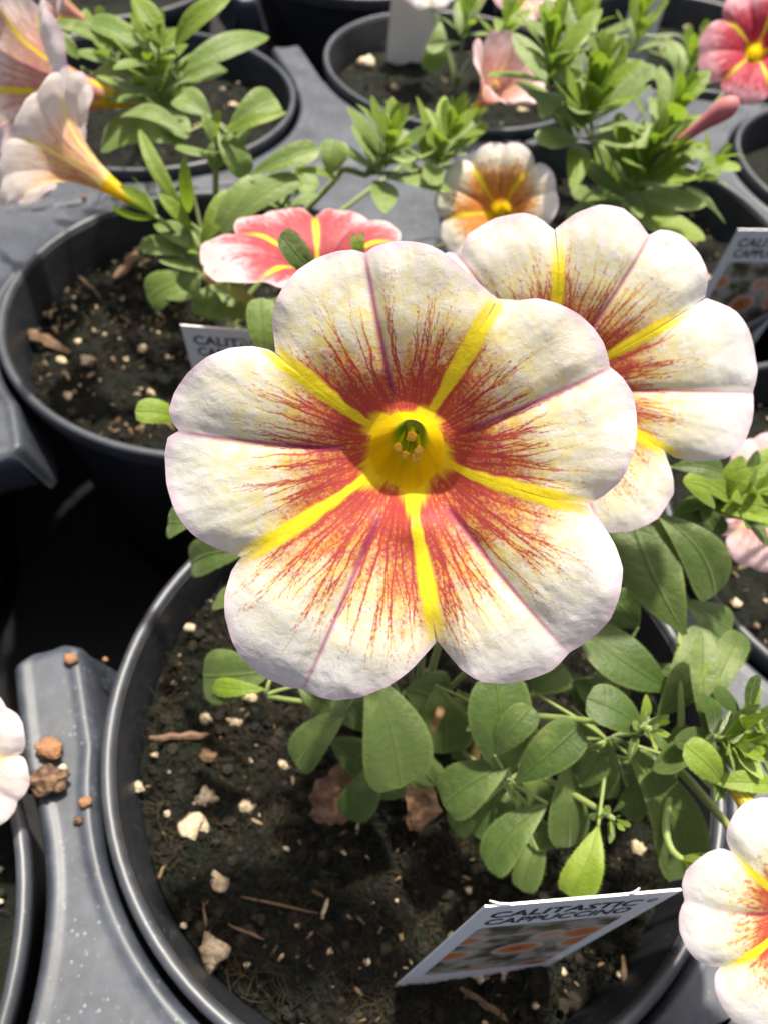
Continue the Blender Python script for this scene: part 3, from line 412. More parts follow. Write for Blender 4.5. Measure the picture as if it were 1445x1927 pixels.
for k, (i, j) in POTS.items():
    c = pot_c(i, j) + np.array(OFF.get(k, (0, 0))); POT_C[k] = c
    root = empty('plant_pot', (c[0], c[1], -9.4), POT_LABEL[k], 'pot', 'black pots standing in the carrier tray')
    V_, F_ = lathe([(4.3, -9.4), (4.45, -9.4), (5.62, -1.2), (5.70, -.60), (5.73, -.15), (5.735, -.14), (5.72, -.2), (5.62, -.8), (5.45, -2.4)], c); build('wall', V_, F_, 'pot_plastic', root, (c[0], c[1], -9.4))
    V_, F_ = lathe([(5.66, -.62), (5.86, -.60), (5.92, -.5), (5.98, -.14), (5.97, -.05), (5.93, .005), (5.86, .02), (5.79, .0), (5.755, -.06), (5.74, -.14)], c)
    build('rim', V_, F_, 'rim_plastic', root, (c[0], c[1], -9.4))
    # soil: a lumpy disc, with fibres and crumbs
    near = k in 'ABCDEPQG'
    nr, ns = ((110, 260) if k == 'A' else (70, 180) if k == 'B' else (36, 96)) if near else (12, 40)
    rr = np.linspace(0.02, 1, nr) * 5.52; th = np.linspace(0, 2 * math.pi, ns, endpoint=False); TT, RR = np.meshgrid(th, rr, indexing='ij')
    X = c[0] + RR * np.cos(TT); Y = c[1] + RR * np.sin(TT)
    z0 = SOIL_Z.get(k, -1.4); zz = z0 + .55 * (fbm(X * .55, Y * .55, 3) - .5) + .42 * (fbm(X * 2.2, Y * 2.2, 5) - .5) + .22 * (fbm(X * 7, Y * 7, 9) - .5) + .26 * (fbm(X * 16, Y * 16, 11) - .5) - .25 * sstep(4.9, 5.5, RR)
    so = build('potting_soil', np.stack([X, Y, zz], -1).reshape(-1, 3), grid_faces(ns, nr, True), 'soil', None, (c[0], c[1], z0),
               label='dark potting soil in the ' + POT_LABEL[k].replace('black plastic ', ''), cat='soil', group='potting soil in the pots')
    SOIL[k] = so
def soil_z(k, x, y):
    c = POT_C[k]; z0 = SOIL_Z.get(k, -1.4); X = np.array([x]); Y = np.array([y])
    return float((z0 + .55 * (fbm(X * .55, Y * .55, 3) - .5) + .42 * (fbm(X * 2.2, Y * 2.2, 5) - .5) + .22 * (fbm(X * 7, Y * 7, 9) - .5))[0])
# fibres and crumbs: too small to pick apart, one part per soil
for k, nf_, nc_ in (('A', 6500, 2600), ('B', 2200, 1200), ('C', 350, 260), ('D', 350, 260), ('E', 400, 260), ('P', 500, 300), ('Q', 400, 200), ('G', 160, 120)):
    R_ = random.Random('f' + k); VV = []; FF = []; c = POT_C[k]
    for q in range(nf_):
        r = 5.4 * math.sqrt(R_.random()); th = R_.random() * 6.283; x, y = c[0] + r * math.cos(th), c[1] + r * math.sin(th); z = soil_z(k, x, y) + .04
        a = R_.random() * 6.283; L = R_.uniform(.15, .75) * R_.uniform(.5, 1); w = R_.uniform(.004, .013); b = R_.uniform(-.3, .3)
        p = [np.array([x + (s - .5) * L * math.cos(a) + b * L * math.sin(a) * (4 * s * (1 - s)), y + (s - .5) * L * math.sin(a) - b * L * math.cos(a) * (4 * s * (1 - s)), z + .10 * L * 4 * s * (1 - s) + R_.uniform(-.03, .06)]) for s in (0, .33, .66, 1)]
        o_ = len(VV); sx, sy = -math.sin(a) * w, math.cos(a) * w
        for pt in p: VV += [pt + (sx, sy, -w), pt + (-sx, -sy, -w), pt + (0, 0, w)]
        for s in range(3):
            for e in range(3): FF.append((o_ + s * 3 + e, o_ + s * 3 + (e + 1) % 3, o_ + s * 3 + 3 + (e + 1) % 3, o_ + s * 3 + 3 + e))
    build('fibre', VV, np.array(FF), 'soil_fibre', SOIL[k], ORIG[SOIL[k]], kind='stuff')
    VV = []; FF = []
    for q in range(nc_):
        r = 5.4 * math.sqrt(R_.random()); th = R_.random() * 6.283; x, y = c[0] + r * math.cos(th), c[1] + r * math.sin(th)
        rad = R_.choice((.03, .035, .04, .05, .06, .09, .12)) * R_.uniform(.7, 1.2); v, f = blob((x, y, soil_z(k, x, y) + rad * .3), rad, R_.random(), (1, R_.uniform(.6, 1.2), .75), .5, 1)
        o_ = len(VV); VV += v; FF += [tuple(o_ + e for e in t_) for t_ in f]
    build('crumb', VV, FF, 'soil_crumb', SOIL[k], ORIG[SOIL[k]], smooth=False, kind='stuff')
    VV = []; FF = []
    for q in range(int(nc_ * (.20 if k == 'A' else .65))):
        r = 5.4 * math.sqrt(R_.random()); th = R_.random() * 6.283; x, y = c[0] + r * math.cos(th), c[1] + r * math.sin(th)
        if mnoise.noise(Vector((x * .5, y * .5, 3))) < R_.uniform(-.5, .35): continue
        rad = R_.choice((.02, .025, .03, .04, .055)) * R_.uniform(.7, 1.3) * (1.3 if k == 'B' else 1); a = R_.uniform(.8, 2.6); v, f = blob((0, 0, 0), rad, R_.random(), (a, .6, .4), .5, 1); an = R_.random() * 3.14; z = soil_z(k, x, y) + .07
        o_ = len(VV); VV += [np.array([x + p[0] * math.cos(an) - p[1] * math.sin(an), y + p[0] * math.sin(an) + p[1] * math.cos(an), z + p[2] + p[0] * .3]) for p in v]; FF += [tuple(o_ + e for e in t_) for t_ in f]
    build('fleck', VV, FF, 'soil_fleck', SOIL[k], ORIG[SOIL[k]], smooth=False, kind='stuff')
for n_, (k, x, y, r) in enumerate(GRAINS):
    v, f = blob((x, y, soil_z(k, x, y) + r * .2), r * .78, n_ * 3.7 + 1, (1, .85, .8), .8, 2); build('perlite_grain', v, f, 'perlite', SOIL[k], (x, y, soil_z(k, x, y)))
R_ = random.Random(4)
for k, cnt in (('A', 36), ('B', 60), ('P', 10), ('C', 14), ('D', 14), ('E', 8)):
    for q in range(cnt):
        r = 5.3 * math.sqrt(R_.random()); th = R_.random() * 6.283; x, y = POT_C[k][0] + r * math.cos(th), POT_C[k][1] + r * math.sin(th); rad = R_.uniform(.03, .085)
        v, f = blob((x, y, soil_z(k, x, y) + rad * .5), rad, q + 90, (1, .85, .8), .45, 1); build('perlite_grain', v, f, 'perlite', SOIL[k], (x, y, soil_z(k, x, y)))
for (k, x0, y0, z0, x1, y1, z1, w) in CHIPS:
    n = 7; P = np.linspace((x0, y0), (x1, y1), n); pts = [(p[0], p[1], soil_z(k, p[0], p[1]) * .35 + .65 * max(soil_z(k, x0, y0), soil_z(k, x1, y1)) + .10) for p in P]
    rad = [w * .5 * s for s in (.35, .8, 1, .9, 1, .7, .3)]; v, f = tube_mesh(np.array(pts) + np.random.RandomState(int(abs(x0) * 97) + 3).normal(0, w * .12, (n, 3)), np.array(rad) * np.random.RandomState(int(abs(y0) * 53)).uniform(.7, 1.25, n), 5)
    build('bark_chip' if w > .08 else 'twig', v, f, 'bark', SOIL[k], (x0, y0, z0), smooth=False)

TRAY_LABEL = {0: 'dusty grey plastic carrier tray under the nearest row of pots', 1: 'grey plastic carrier tray holding the pots behind the big flower', 2: 'grey carrier tray at the top edge beyond the dark gap'}
def deck(c0, c1, sgn, hw=3.85, arm=.66):
    """one bar of deck between two pots of a row: a narrow arm on the outer side (+q), full deck up to the tray's middle on the inner side"""
    d = np.linalg.norm(c1 - c0); e = (c1 - c0) / d; f = np.array([-e[1], e[0]]) * sgn; mid = (c0 + c1) / 2; Rd = 6.12; npp = 25; inner = 7.0 if sgn > 0 else 6.62
    q = np.concatenate([[-inner, -6.45, -6.25], -Rd * np.cos(np.linspace(.02, 1.0, 40) * math.pi / 2), np.linspace(.12, hw - .3, 26), hw - .3 * (1 - np.sin(np.linspace(.2, 1, 7) * math.pi / 2))]); nq = len(q)
    VV = np.zeros((nq + 4, npp + 4, 3))
    for a in range(nq + 4):
        ai = min(max(a - 2, 0), nq - 1); qq = q[ai]; free = abs(qq) >= Rd
        L = d / 2 if free else d / 2 - math.sqrt(max(Rd * Rd - qq * qq, 0))
        if qq > 0: L = min(L, arm) - .22 * float(sstep(hw - .3, hw, qq)) ** 2
        for b in range(npp + 4):
            bi = min(max(b - 2, 0), npp - 1); tt = 2 * bi / (npp - 1) - 1; tt = math.copysign(abs(tt) ** .75, tt); p = tt * L; edge = 9 if free else L - abs(p); end = hw - qq
            z = -.32 + .035 * float(sstep(.05, .14, edge) * (1 - sstep(.20, .34, edge))) - .14 * max(0, 1 - end / .25) ** 2 - .10 * max(0, 1 - edge / .12) ** 2
            if sgn > 0: z -= .04 * float(sstep(6.2, 6.45, -qq))
            sk = max(0, a - (nq + 1)), max(0, 2 - b, b - (npp + 1)); k_ = max(sk); xp = xq = 0
            if k_ and not (free and not sk[0]):
                z = (-.32 - .5, -1.9)[k_ - 1]; xq = (.04, -.25)[k_ - 1] if sk[0] else 0; xp = math.copysign((.06, .38 if not sk[0] else .1)[k_ - 1], p) if qq > 1.5 else 0
            VV[a, b, :2] = mid + e * (p + xp) + f * (qq + xq); VV[a, b, 2] = z
    return VV.reshape(-1, 3), grid_faces(nq + 4, npp + 4) if sgn > 0 else grid_faces(nq + 4, npp + 4)[:, ::-1]
cells = {ij: pot_c(*ij) + np.array(OFF.get(k, (0, 0))) for k, ij in POTS.items()}
TRAYS = {}
for j, sgn, tr in ((-1, -1, 0), (0, 1, 0), (1, -1, 1), (2, 1, 1), (3, -1, 2)):
    for i in range(-3, 4):
        a, b = (i, j), (i + 1, j)
        if not any(q in cells for q in (a, b, (i, j + 1), (i + 1, j + 1))): continue
        if tr not in TRAYS: TRAYS[tr] = empty('carrier_tray', (*pot_c(0, j), -9.4), TRAY_LABEL[tr], 'tray', 'grey carrier trays')
        v, f = deck(cells.get(a, pot_c(*a)), cells.get(b, pot_c(*b)), sgn)
        build('tray_bar', v, f, 'tray_plastic', TRAYS[tr], ORIG[TRAYS[tr]])

# ---------------------------------------------------------------- leaves, stems
SHAPES = {'s': (.90, .36), 'l': (.75, .72)}
def leaf_mesh(B, T, width, nrm, bend, shape, nl=15, nw=7, seed=0, hairs=0):
    B, T = np.array(B, float), np.array(T, float); ax = T - B; L = np.linalg.norm(ax); ax /= L; nrm = unit(nrm - ax * (ax @ nrm)); sd = np.cross(ax, nrm)
    a, b = SHAPES[shape]; t = np.linspace(0, 1, nl); t = .5 * t + .5 * (np.sin((t - .5) * math.pi) * .5 + .5); tm = a / (a + b); prof = (t ** a * (1 - t) ** b) / (tm ** a * (1 - tm) ** b)
    prof = np.maximum(prof, .09 * (t < .5)); s = np.linspace(-1, 1, nw); R_ = random.Random(seed); tw = R_.uniform(-.35, .35); fold = R_.uniform(.10, .34); ph = R_.random() * 6; side = R_.uniform(-.07, .07)
    VV = np.zeros((nl, nw, 3)); UVs = np.zeros((nl, nw, 2))
    for i in range(nl):
        rot = tw * (t[i] - .3); x = sd * math.cos(rot) + nrm * math.sin(rot); z = nrm * math.cos(rot) - sd * math.sin(rot)
        cen = B + ax * (L * t[i]) + nrm * (bend * L * (math.sin(math.pi * t[i]) - .35 * t[i] ** 3)) + sd * (side * L * math.sin(math.pi * t[i]))
        hw = width * .5 * prof[i]
        for j in range(nw):
            VV[i, j] = cen + x * (s[j] * hw) + z * (hw * (fold * abs(s[j]) ** 1.3 - .16 * s[j] ** 4 + .07 * math.sin(6 * t[i] + ph + 2 * s[j]) * abs(s[j])))
            UVs[i, j] = (s[j], t[i])
    V1, F1, U1 = VV.reshape(-1, 3), grid_faces(nl, nw), UVs.reshape(-1, 2)
    if hairs:
        hv, hu, hf = [], [], []; o_ = len(V1)
        for q in range(hairs):
            edge_ = q % 3 != 0; i = R_.uniform(.6, nl - 1.2); j = R_.choice((0, nw - 1)) if edge_ else R_.uniform(.3, nw - 1.3); i0, j0 = int(i), int(j); fi, fj = i - i0, j - j0
            p = VV[i0, j0] * (1 - fi) * (1 - fj) + VV[min(i0 + 1, nl - 1), j0] * fi * (1 - fj) + VV[i0, min(j0 + 1, nw - 1)] * (1 - fi) * fj + VV[min(i0 + 1, nl - 1), min(j0 + 1, nw - 1)] * fi * fj
            out = (sd * (1 if j0 else -1) * .8 if edge_ else 0 * sd) + nrm * R_.uniform(.2, .9) + ax * R_.uniform(-.2, .6); out = unit(out) * R_.uniform(.02, .06); wv = ax * .0018
            b = o_ + len(hv); hv += [p - wv, p + wv, p + out]; hu += [(1, .5)] * 3; hf.append((b, b + 1, b + 2, b + 2))
        V1 = np.vstack([V1, np.array(hv)]); U1 = np.vstack([U1, np.array(hu)]); F1 = [tuple(t_) for t_ in F1] + [t_[:3] for t_ in hf]
    return V1, F1, U1
PLANT = {}
PLANT_LABEL = {'A': 'flowering plant with the big white, yellow and red flower in focus', 'B': 'flowering plant in the left pot with the trumpet and upturned pink flowers', 'C': 'leafy flowering plant in the upper left corner with blush flowers',
 'D': 'small plant at the top centre with one dark hanging leaf', 'E': 'bushy plant at the upper right with the slim pink bud and crimson flower', 'P': 'plant at the right edge with a bright green shoot over a pale pink flower',
 'Q': 'plant at the lower left edge showing only white lobes', 'G': 'plant at the top edge right of centre with pale pink flower'}
for k in PLANT_LABEL:
    c = POT_C[k]; PLANT[k] = empty('flowering_plant', (c[0], c[1], soil_z(k, c[0], c[1]) - .1), PLANT_LABEL[k], 'plant', 'flowering plants in the pots')
VIA = {'B': np.array(VIA_B), 'A': np.array(VIA_A)}
def stem(k, tip, r0=.09, r1=.06, base=None, lift=.5, mat='stem', tangent=None):
    b = (VIA[k] if k in VIA and tip[0] > VIA[k][0] - .6 and tip[2] > VIA[k][2] - .3 else ORIG[PLANT[k]]) if base is None else np.array(base, float); tip = np.array(tip, float); d = tip - b
    m2 = tip - (tangent if tangent is not None else np.array([d[0] * .25, d[1] * .25, d[2] * .25])) 
    p = bez(b, b + np.array([d[0] * .1, d[1] * .1, d[2] * lift + .2]), m2, tip, 16); v, f = tube_mesh(p, np.linspace(r0, r1, 16), 8)
    return build('stem', v, f, mat, PLANT[k], ORIG[PLANT[k]])
stem('B', VIA['B'] - (.7, 0, 0), .10, .08, base=ORIG[PLANT['B']]); stem('B', VIA['B'], .08, .08, base=VIA['B'] - (.7, 0, 0))
stem('A', VIA['A'] - (.5, 0, .1), .09, .07, base=ORIG[PLANT['A']]); stem('A', VIA['A'], .07, .07, base=VIA['A'] - (.5, 0, .1))
TONE = {'A': ('leaf_mature', 'leaf_young'), 'P': ('leaf_mature', 'leaf_young')}
for n_, (k, B, T, w, nn, bend, tone, shape) in enumerate(LEAVES):
    v, f, uv = leaf_mesh(B, T, w, np.array(nn), bend, shape, 17, 9, n_ * 7 + 1, 420 if k in 'AP' else 0); mats = TONE.get(k, ('leaf_grey', 'leaf_young'))
    build('leaf', v, f, mats[tone], PLANT[k], B, uv=uv)
def rosette(k, X, size, count, axis, seed):
    R_ = random.Random(seed); ax = unit(axis); x = unit(np.cross(ax, (0.2, .9, .3))); y = np.cross(ax, x); mats = TONE.get(k, ('leaf_grey', 'leaf_young'))
    for q in range(count):
        fr = q / max(count - 1, 1); th = q * 2.39996 + R_.uniform(-.3, .3); open_ = .22 + 1.15 * fr + R_.uniform(-.15, .15); L = size * (.30 + .52 * fr) * R_.uniform(.8, 1.15)
        d = ax * math.cos(open_) + (x * math.cos(th) + y * math.sin(th)) * math.sin(open_); B = np.array(X) - ax * (size * .55 * fr) + (x * math.cos(th) + y * math.sin(th)) * .05; T = B + d * L
        nn = unit(ax * math.sin(open_) - (x * math.cos(th) + y * math.sin(th)) * math.cos(open_) + .05 * ax)
        v, f, uv = leaf_mesh(B, T, L * R_.uniform(.29, .42), nn, R_.uniform(-.02, .12), 'l' if R_.random() < .7 else 's', 12, 5, seed * 31 + q)
        build('leaf', v, f, mats[1] if fr < .55 or R_.random() < .22 else mats[0], PLANT[k], B, uv=uv)
    stem(k, np.array(X) - ax * .1, .065, .045, tangent=ax * size * .6)
for n_, (k, X, size, count, axis) in enumerate(SHOOTS): rosette(k, X, size, count, axis, n_ + 11)
# stalks: leaves gather at nodes, each node is carried by one stem
for k in PLANT:
    bases = [np.array(l[1]) for l in LEAVES if l[0] == k]; nodes = []
    for b in bases:
        if not any(np.linalg.norm(b - q) < 1.6 for q in nodes): nodes.append(b - np.array([0, 0, .25]))
    for q in nodes: stem(k, q, .06, .04)
    for b in bases:
        q = min(nodes, key=lambda r_: np.linalg.norm(b - r_))
        if np.linalg.norm(b - q) > .3: stem(k, b, .035, .025, base=q, lift=.3)
# woody base of the near plant and its dead leaves
a0 = ORIG[PLANT['A']]
for dx, dy, tz, bx, by in ((.2, -.6, 2.0, -.1, -1.4), (.9, -.2, 2.6, 1.0, -1.6), (-.6, -.3, 1.6, -.5, -1.2)):
    stem('A', a0 + (dx, dy, tz + 1), .11, .08, base=a0 + (bx, by, 0), mat='woody_stem')
for n_, (B, T, w) in enumerate(DEAD):
    v, f, uv = leaf_mesh(B, T, w * 1.6, np.array([.2, -.5, .8]), .2, 's', 15, 9, n_ + 500)
    v = v + .16 * np.stack([mnoise.noise_vector(Vector(p * 4.1)) for p in v]); build('dead_leaf', v, f, 'dead_leaf', PLANT['A'], B, uv=uv)

# ---------------------------------------------------------------- flowers
CURVES = {  # (rho, z) of the corolla in units of R along its length
 'wide': [(0, .0, -1.06), (.02, .055, -1.03), (.08, .065, -.78), (.15, .125, -.46), (.20, .195, -.24), (.26, .255, -.165), (.36, .355, -.10), (.52, .52, -.035), (.72, .72, .0), (.9, .90, -.02), (1.0, .99, -.06), (1.1, 1.08, -.11)],
 'trumpet': [(0, .0, -1.46), (.02, .045, -1.42), (.08, .07, -1.15), (.16, .11, -.85), (.24, .17, -.60), (.36, .27, -.36), (.52, .42, -.16), (.72, .66, .0), (.9, .86, .02), (1.0, .97, -.03), (1.1, 1.06, -.08)],
 'funnel': [(0, .0, -1.52), (.02, .045, -1.48), (.08, .07, -1.25), (.16, .11, -1.0), (.24, .17, -.8), (.36, .27, -.55), (.52, .42, -.28), (.72, .60, -.02), (.9, .76, .16), (1.0, .86, .22), (1.1, .95, .25)],
}
def smooth_curve(tau, tab):
    T_ = np.array(tab); x = np.linspace(0, 1.1, 221); r = np.interp(x, T_[:, 0], T_[:, 1]); z = np.interp(x, T_[:, 0], T_[:, 2])
    k = np.ones(17) / 17; rp = np.convolve(np.pad(r, 8, mode='reflect', reflect_type='odd'), k, 'valid'); zp = np.convolve(np.pad(z, 8, mode='reflect', reflect_type='odd'), k, 'valid')
    return np.interp(tau, x, rp), np.interp(tau, x, zp)
LOBE_S = [-1, -.97, -.9, -.78, -.6, -.4, -.2, -.06, 0, .06, .2, .4, .6, .78, .9, .97, 1]
LOBE_R = [.79, .83, .875, .925, .97, 1, .995, .965, .945, .965, .99, 1, .975, .93, .88, .83, .79]
def vein_tree(rs, mid, half, q1s):
    """branching red veins of one lobe as segments (x0,y0,x1,y1,w) in flower units"""
    seg = []
    for s0 in (-.93, -.8, -.66, -.52, -.38, -.24, -.11, .11, .24, .38, .52, .66, .8, .93):
        s = s0 + rs.normal(0, .03); q = .2; qe = q1s * rs.uniform(.72, 1.12); st = [(s, q, qe, .0085 + .004 * rs.rand(), 0)]
        while st:
            s, q, qe, w, lvl = st.pop(); ds = rs.normal(0, .20) if lvl else rs.normal(0, .04)
            while q < qe and abs(s) < .985:
                dq = .026; s2 = s + (ds * .030 + rs.normal(0, .006)) / max(q, .2) ; q2 = q + dq; a0, a1 = mid + s * half, mid + s2 * half
                seg.append((q * math.cos(a0), q * math.sin(a0), q2 * math.cos(a1), q2 * math.sin(a1), w * (1.15 - .8 * q / max(qe, .3))))
                s, q = s2, q2
                if lvl < 2 and q > .30 and rs.rand() < (.24 if lvl == 0 else .14): st.append((s, q, min(q + rs.uniform(.08, .24), q1s * 1.12), w * .72, lvl + 1)); st[-1] = (s + math.copysign(.012, rs.rand() - .5), q, st[-1][2], w * .72, lvl + 1)
    return np.array(seg)
def make_flower(k, O, n, y, R, mat, kind='wide', lobes=None, mids=None, res=(40, 34), seed=0, label=None, redq=.66, redqs=None, rot=0., veins=True, tilt=(0,) * 5, relief=1.0, jit=.06, lip=None, gain=1.0):
    O, n, y = np.array(O), unit(n), np.array(y); y = unit(y - n * (y @ n)); x = np.cross(y, n); rs = np.random.RandomState(seed + 5)
    ns, nt = res; tab = CURVES[kind]; T0 = .172; B_ = O + n * (tab[0][2] * R)
    L = []
    if lobes is None:
        bars = [rot + 2 * math.pi * i / 5 + rs.normal(0, .05) for i in range(5)]
        rb = [1 + rs.normal(0, .02) for _ in range(5)]
        for i in range(5):
            a0, a1 = bars[i], bars[(i + 1) % 5] + (2 * math.pi if i == 4 else 0); s = np.linspace(-1, 1, ns); sc = 1 + rs.normal(0, jit)
            rel = np.interp(s, LOBE_S, LOBE_R) * (1 + (sc - 1) * (1 - s ** 4)); L.append((a0, a1, (a0 + a1) / 2, np.linspace(0, 1, ns), rel))
    else:
        redqs = tuple(reversed(redqs)) if redqs else None; lobes = [list(reversed(l)) for l in reversed(lobes)]; mids = list(reversed(mids)); tilt = tuple(reversed(tilt))     # anticlockwise
        for i in range(5):
            pts = lobes[i]; a = np.unwrap([p[0] for p in pts]); r = np.array([p[1] for p in pts]) / R
            a0, a1 = a[0], a[-1]; L.append([a0, a1, mids[i], a, r])
        for i in range(5):    # share the bar angle with the neighbour
            j = (i + 1) % 5; d = (L[j][0] - L[i][1] + math.pi) % (2 * math.pi) - math.pi; L[i][1] += d / 2; L[j][0] = L[j][0] - d / 2
        out = []
        for a0, a1, mid, a, r in L:
            while mid - a0 > math.pi: mid -= 2 * math.pi
            while mid - a0 < -math.pi: mid += 2 * math.pi
            s = np.linspace(0, 1, ns); f = (a - a[0]) / (a[-1] - a[0]); f2 = np.maximum.accumulate(f + np.arange(len(f)) * 1e-6)
            out.append((a0, a1, mid, s, np.interp(s, f2 / f2[-1], r)))
        L = out
    def lipf(TH, q):
        z = .02 * np.cos(5 * (TH - L[0][0])) * sstep(.1, T0, q) * (1 - sstep(T0, T0 + .2, q))
        if lip: z = z + lip[1] * np.exp(-((((TH - lip[0] + math.pi) % (2 * math.pi)) - math.pi) / .46) ** 2) * np.exp(-((q - .235) / .10) ** 2)
        return z
    # tube and throat: the flower's body
    ang = np.concatenate([a0 + (a1 - a0) * np.linspace(0, 1, ns)[:-1] for a0, a1, *_ in L]); tau = np.linspace(0, T0, 16); AA, TT = np.meshgrid(ang, tau, indexing='ij'); rho, z = smooth_curve(TT, tab)
    lipz = lipf(AA, TT)
    P = O + R * (rho[..., None] * (np.cos(AA)[..., None] * x + np.sin(AA)[..., None] * y) + (z + lipz)[..., None] * n)
    fl_ = build('flower', P.reshape(-1, 3), grid_faces(len(ang), 16, True), 'throat', PLANT[k], B_, uv=np.stack([(AA - L[0][0]) / 6.28318, TT / T0], -1).reshape(-1, 2), label=label)
    for i, (a0, a1, mid, sf, rel) in enumerate(L):
        redq = redqs[i] if redqs else redq
        s01 = np.linspace(0, 1, ns); t01 = np.linspace(0, 1, nt) ** .9; th1 = a0 + (a1 - a0) * s01
        TH, TT = np.meshgrid(th1, t01, indexing='ij'); REL = np.repeat(rel[:, None], nt, 1); tau = T0 + (REL - T0) * TT
        s_ = np.where(TH < mid, (TH - mid) / (mid - a0), (TH - mid) / (a1 - mid)); a_ = np.abs(s_); half = np.where(TH < mid, mid - a0, a1 - mid)
        rho, z = smooth_curve(tau, tab); q = tau; act = sstep(T0, T0 + .25, q)
        X, Y = q * np.cos(TH), q * np.sin(TH)
        wr = fbm(TH * 9 + i, q * 4.5, seed + 1, 3) - .5; wr2 = fbm(X * 13, Y * 13, seed + 2, 3) - .5
        z = z + lipf(TH, q) + relief * act * (.013 * wr * sstep(.3, .8, q) + .007 * wr2 * sstep(.35, .9, q) + .026 * np.sin(math.pi * a_) ** 1.2 * (.4 + .6 * q) - .013 * np.exp(-(a_ / .10) ** 2) + .010 * np.exp(-((1 - a_) / .12) ** 2) * sstep(.85, .4, q) - .05 * np.exp(-((1 - a_) / .16) ** 2) * sstep(.55, .8, q))
        nb = np.where(TH < mid, tilt[i - 1], tilt[(i + 1) % 5]); tl = tilt[i] + (nb - tilt[i]) * .5 * a_ ** 2
        z = z + act * tl * np.maximum(q - .28, 0) ** 1.2 + relief * .008 * np.sin(TH * 17 + i * 2 + seed) * sstep(.75, 1., TT)
        P = O + R * (rho[..., None] * (np.cos(TH)[..., None] * x + np.sin(TH)[..., None] * y) + z[..., None] * n)
        # pigments
        iso = fbm(X * 26, Y * 26, seed + 51, 3)
        stn = fbm(TH * 12, q * 6, seed + 21 + i, 3); stn2 = fbm(TH * 36, q * 12, seed + 31 + i, 2)
        db = (1 - a_) * half * q                                          # distance to the nearest bar line
        reach = redq * (.86 + .22 * a_ ** 1.5 + .34 * (stn - .5))
        red = sstep(reach + .16, reach * .50, q) * (.40 + .20 * a_ ** 2) + (.26 * (stn2 - .5) + .30 * (iso - .5)) * sstep(reach + .14, reach * .6, q) + .26 * sstep(.54, .20, q)
        red = np.maximum(red, .33 * sstep(redq + .10 + .12 * a_, .30, q))
        if veins and ns > 24:
            seg = vein_tree(rs, mid, np.mean([mid - a0, a1 - mid]), redq * 1.05); vm = np.zeros(X.size); xf, yf = X.ravel(), Y.ravel()
            for c0 in range(0, len(seg), 60):
                sg = seg[c0:c0 + 60]; ax_, ay_ = sg[:, 0], sg[:, 1]; dx, dy = sg[:, 2] - ax_, sg[:, 3] - ay_; l2 = dx * dx + dy * dy + 1e-12
                h_ = np.clip(((xf[:, None] - ax_) * dx + (yf[:, None] - ay_) * dy) / l2, 0, 1); dd = (xf[:, None] - ax_ - h_ * dx) ** 2 + (yf[:, None] - ay_ - h_ * dy) ** 2
                vm = np.maximum(vm, np.exp(-dd / (sg[:, 4] * .62) ** 2).max(1))
            vm = vm.reshape(X.shape); red = np.maximum(red, red * .75 + vm * (.46 - .14 * sstep(.45, redq * 1.1, q)))
        red = red * gain
        yel = sstep(.96, .44, q + .34 * (stn - .5)) * (.24 + .92 * stn)
        wb = .016 + .016 * sstep(.2, .50, q) + .012 * (iso - .5); bar = sstep(wb * 1.30, wb * .75, db + .006 * (fbm(X * 22, Y * 22, seed + 3, 2) - .5)) * sstep(.86, .56, q + .15 * (stn - .5))
        bar = np.maximum(bar, sstep(.212, .170, q + .05 * (fbm(TH * 8, q * 3, seed + 8, 3) - .5) + .022 * np.cos(math.pi * a_)))
        vein_line = vm * .28 * sstep(.66, .30, q) if veins and ns > 60 else 0
        purp = np.exp(-((a_ * half * q) / (.0085 + .006 * sstep(.8, .2, q))) ** 2) * sstep(.2, .3, q) * (.95 - .35 * sstep(.6, 1, q))
        purp = np.maximum(purp, vein_line)
        edge = .60 * sstep(.93, 1.0, TT + .05 * (wr)) + .10 * sstep(.7, 1, TT)
        att = np.stack([np.clip(red, 0, 1), np.clip(yel, 0, 1), np.clip(purp, 0, 1), np.clip(bar, 0, 1)], -1).reshape(-1, 4)
        UVp = np.stack([X * 1.6, Y * 1.6], -1).reshape(-1, 2)
        ob = build('petal', P.reshape(-1, 3), grid_faces(ns, nt), mat, fl_, B_, attr=att, uv=UVp)
        ea = ob.data.attributes.new('edge', 'FLOAT', 'POINT'); ea.data.foreach_set('value', np.clip(edge, 0, 1).astype(np.float32).ravel())
    # stamens, sepals
    for i in range(5):
        a = i * 1.2566 + .4 + rs.uniform(-.5, .5); p0 = B_ + n * .25 * R + .03 * R * (math.cos(a) * x + math.sin(a) * y); ph = .062 * R * rs.uniform(.45, 1.1)
        p1 = O + n * R * (-.42 + .10 * rs.rand()) + ph * (math.cos(a) * x + math.sin(a) * y); v, f = tube_mesh(np.linspace(p0, p1, 6), [.012 * R] * 6, 6); st = build('stamen', v, f, 'throat', fl_, p0, uv=np.full((len(v), 2), .3))
        v, f = blob(p1, .021 * R, i + seed, (1, 1, .9), .5, 2); build('anther', v, f, 'anther', fl_, p1)
    for i in range(5):
        a = i * 1.2566; rad = math.cos(a) * x + math.sin(a) * y; b0 = B_ - n * .06 * R + rad * .03 * R; b1 = B_ + n * .42 * R + rad * .26 * R
        v, f, uv = leaf_mesh(b0, b1, .15 * R, rad - .2 * n, .06, 'l', 10, 5, i + seed); build('sepal', v, f, 'leaf_young', fl_, b0, uv=uv)
    stem(k, B_, .075, .055, tangent=n * 1.2)
    return fl_
RM = lambda d: max(r for l in d['lobes'] for _, r in l) / 1.04
Rm = RM(MAIN)
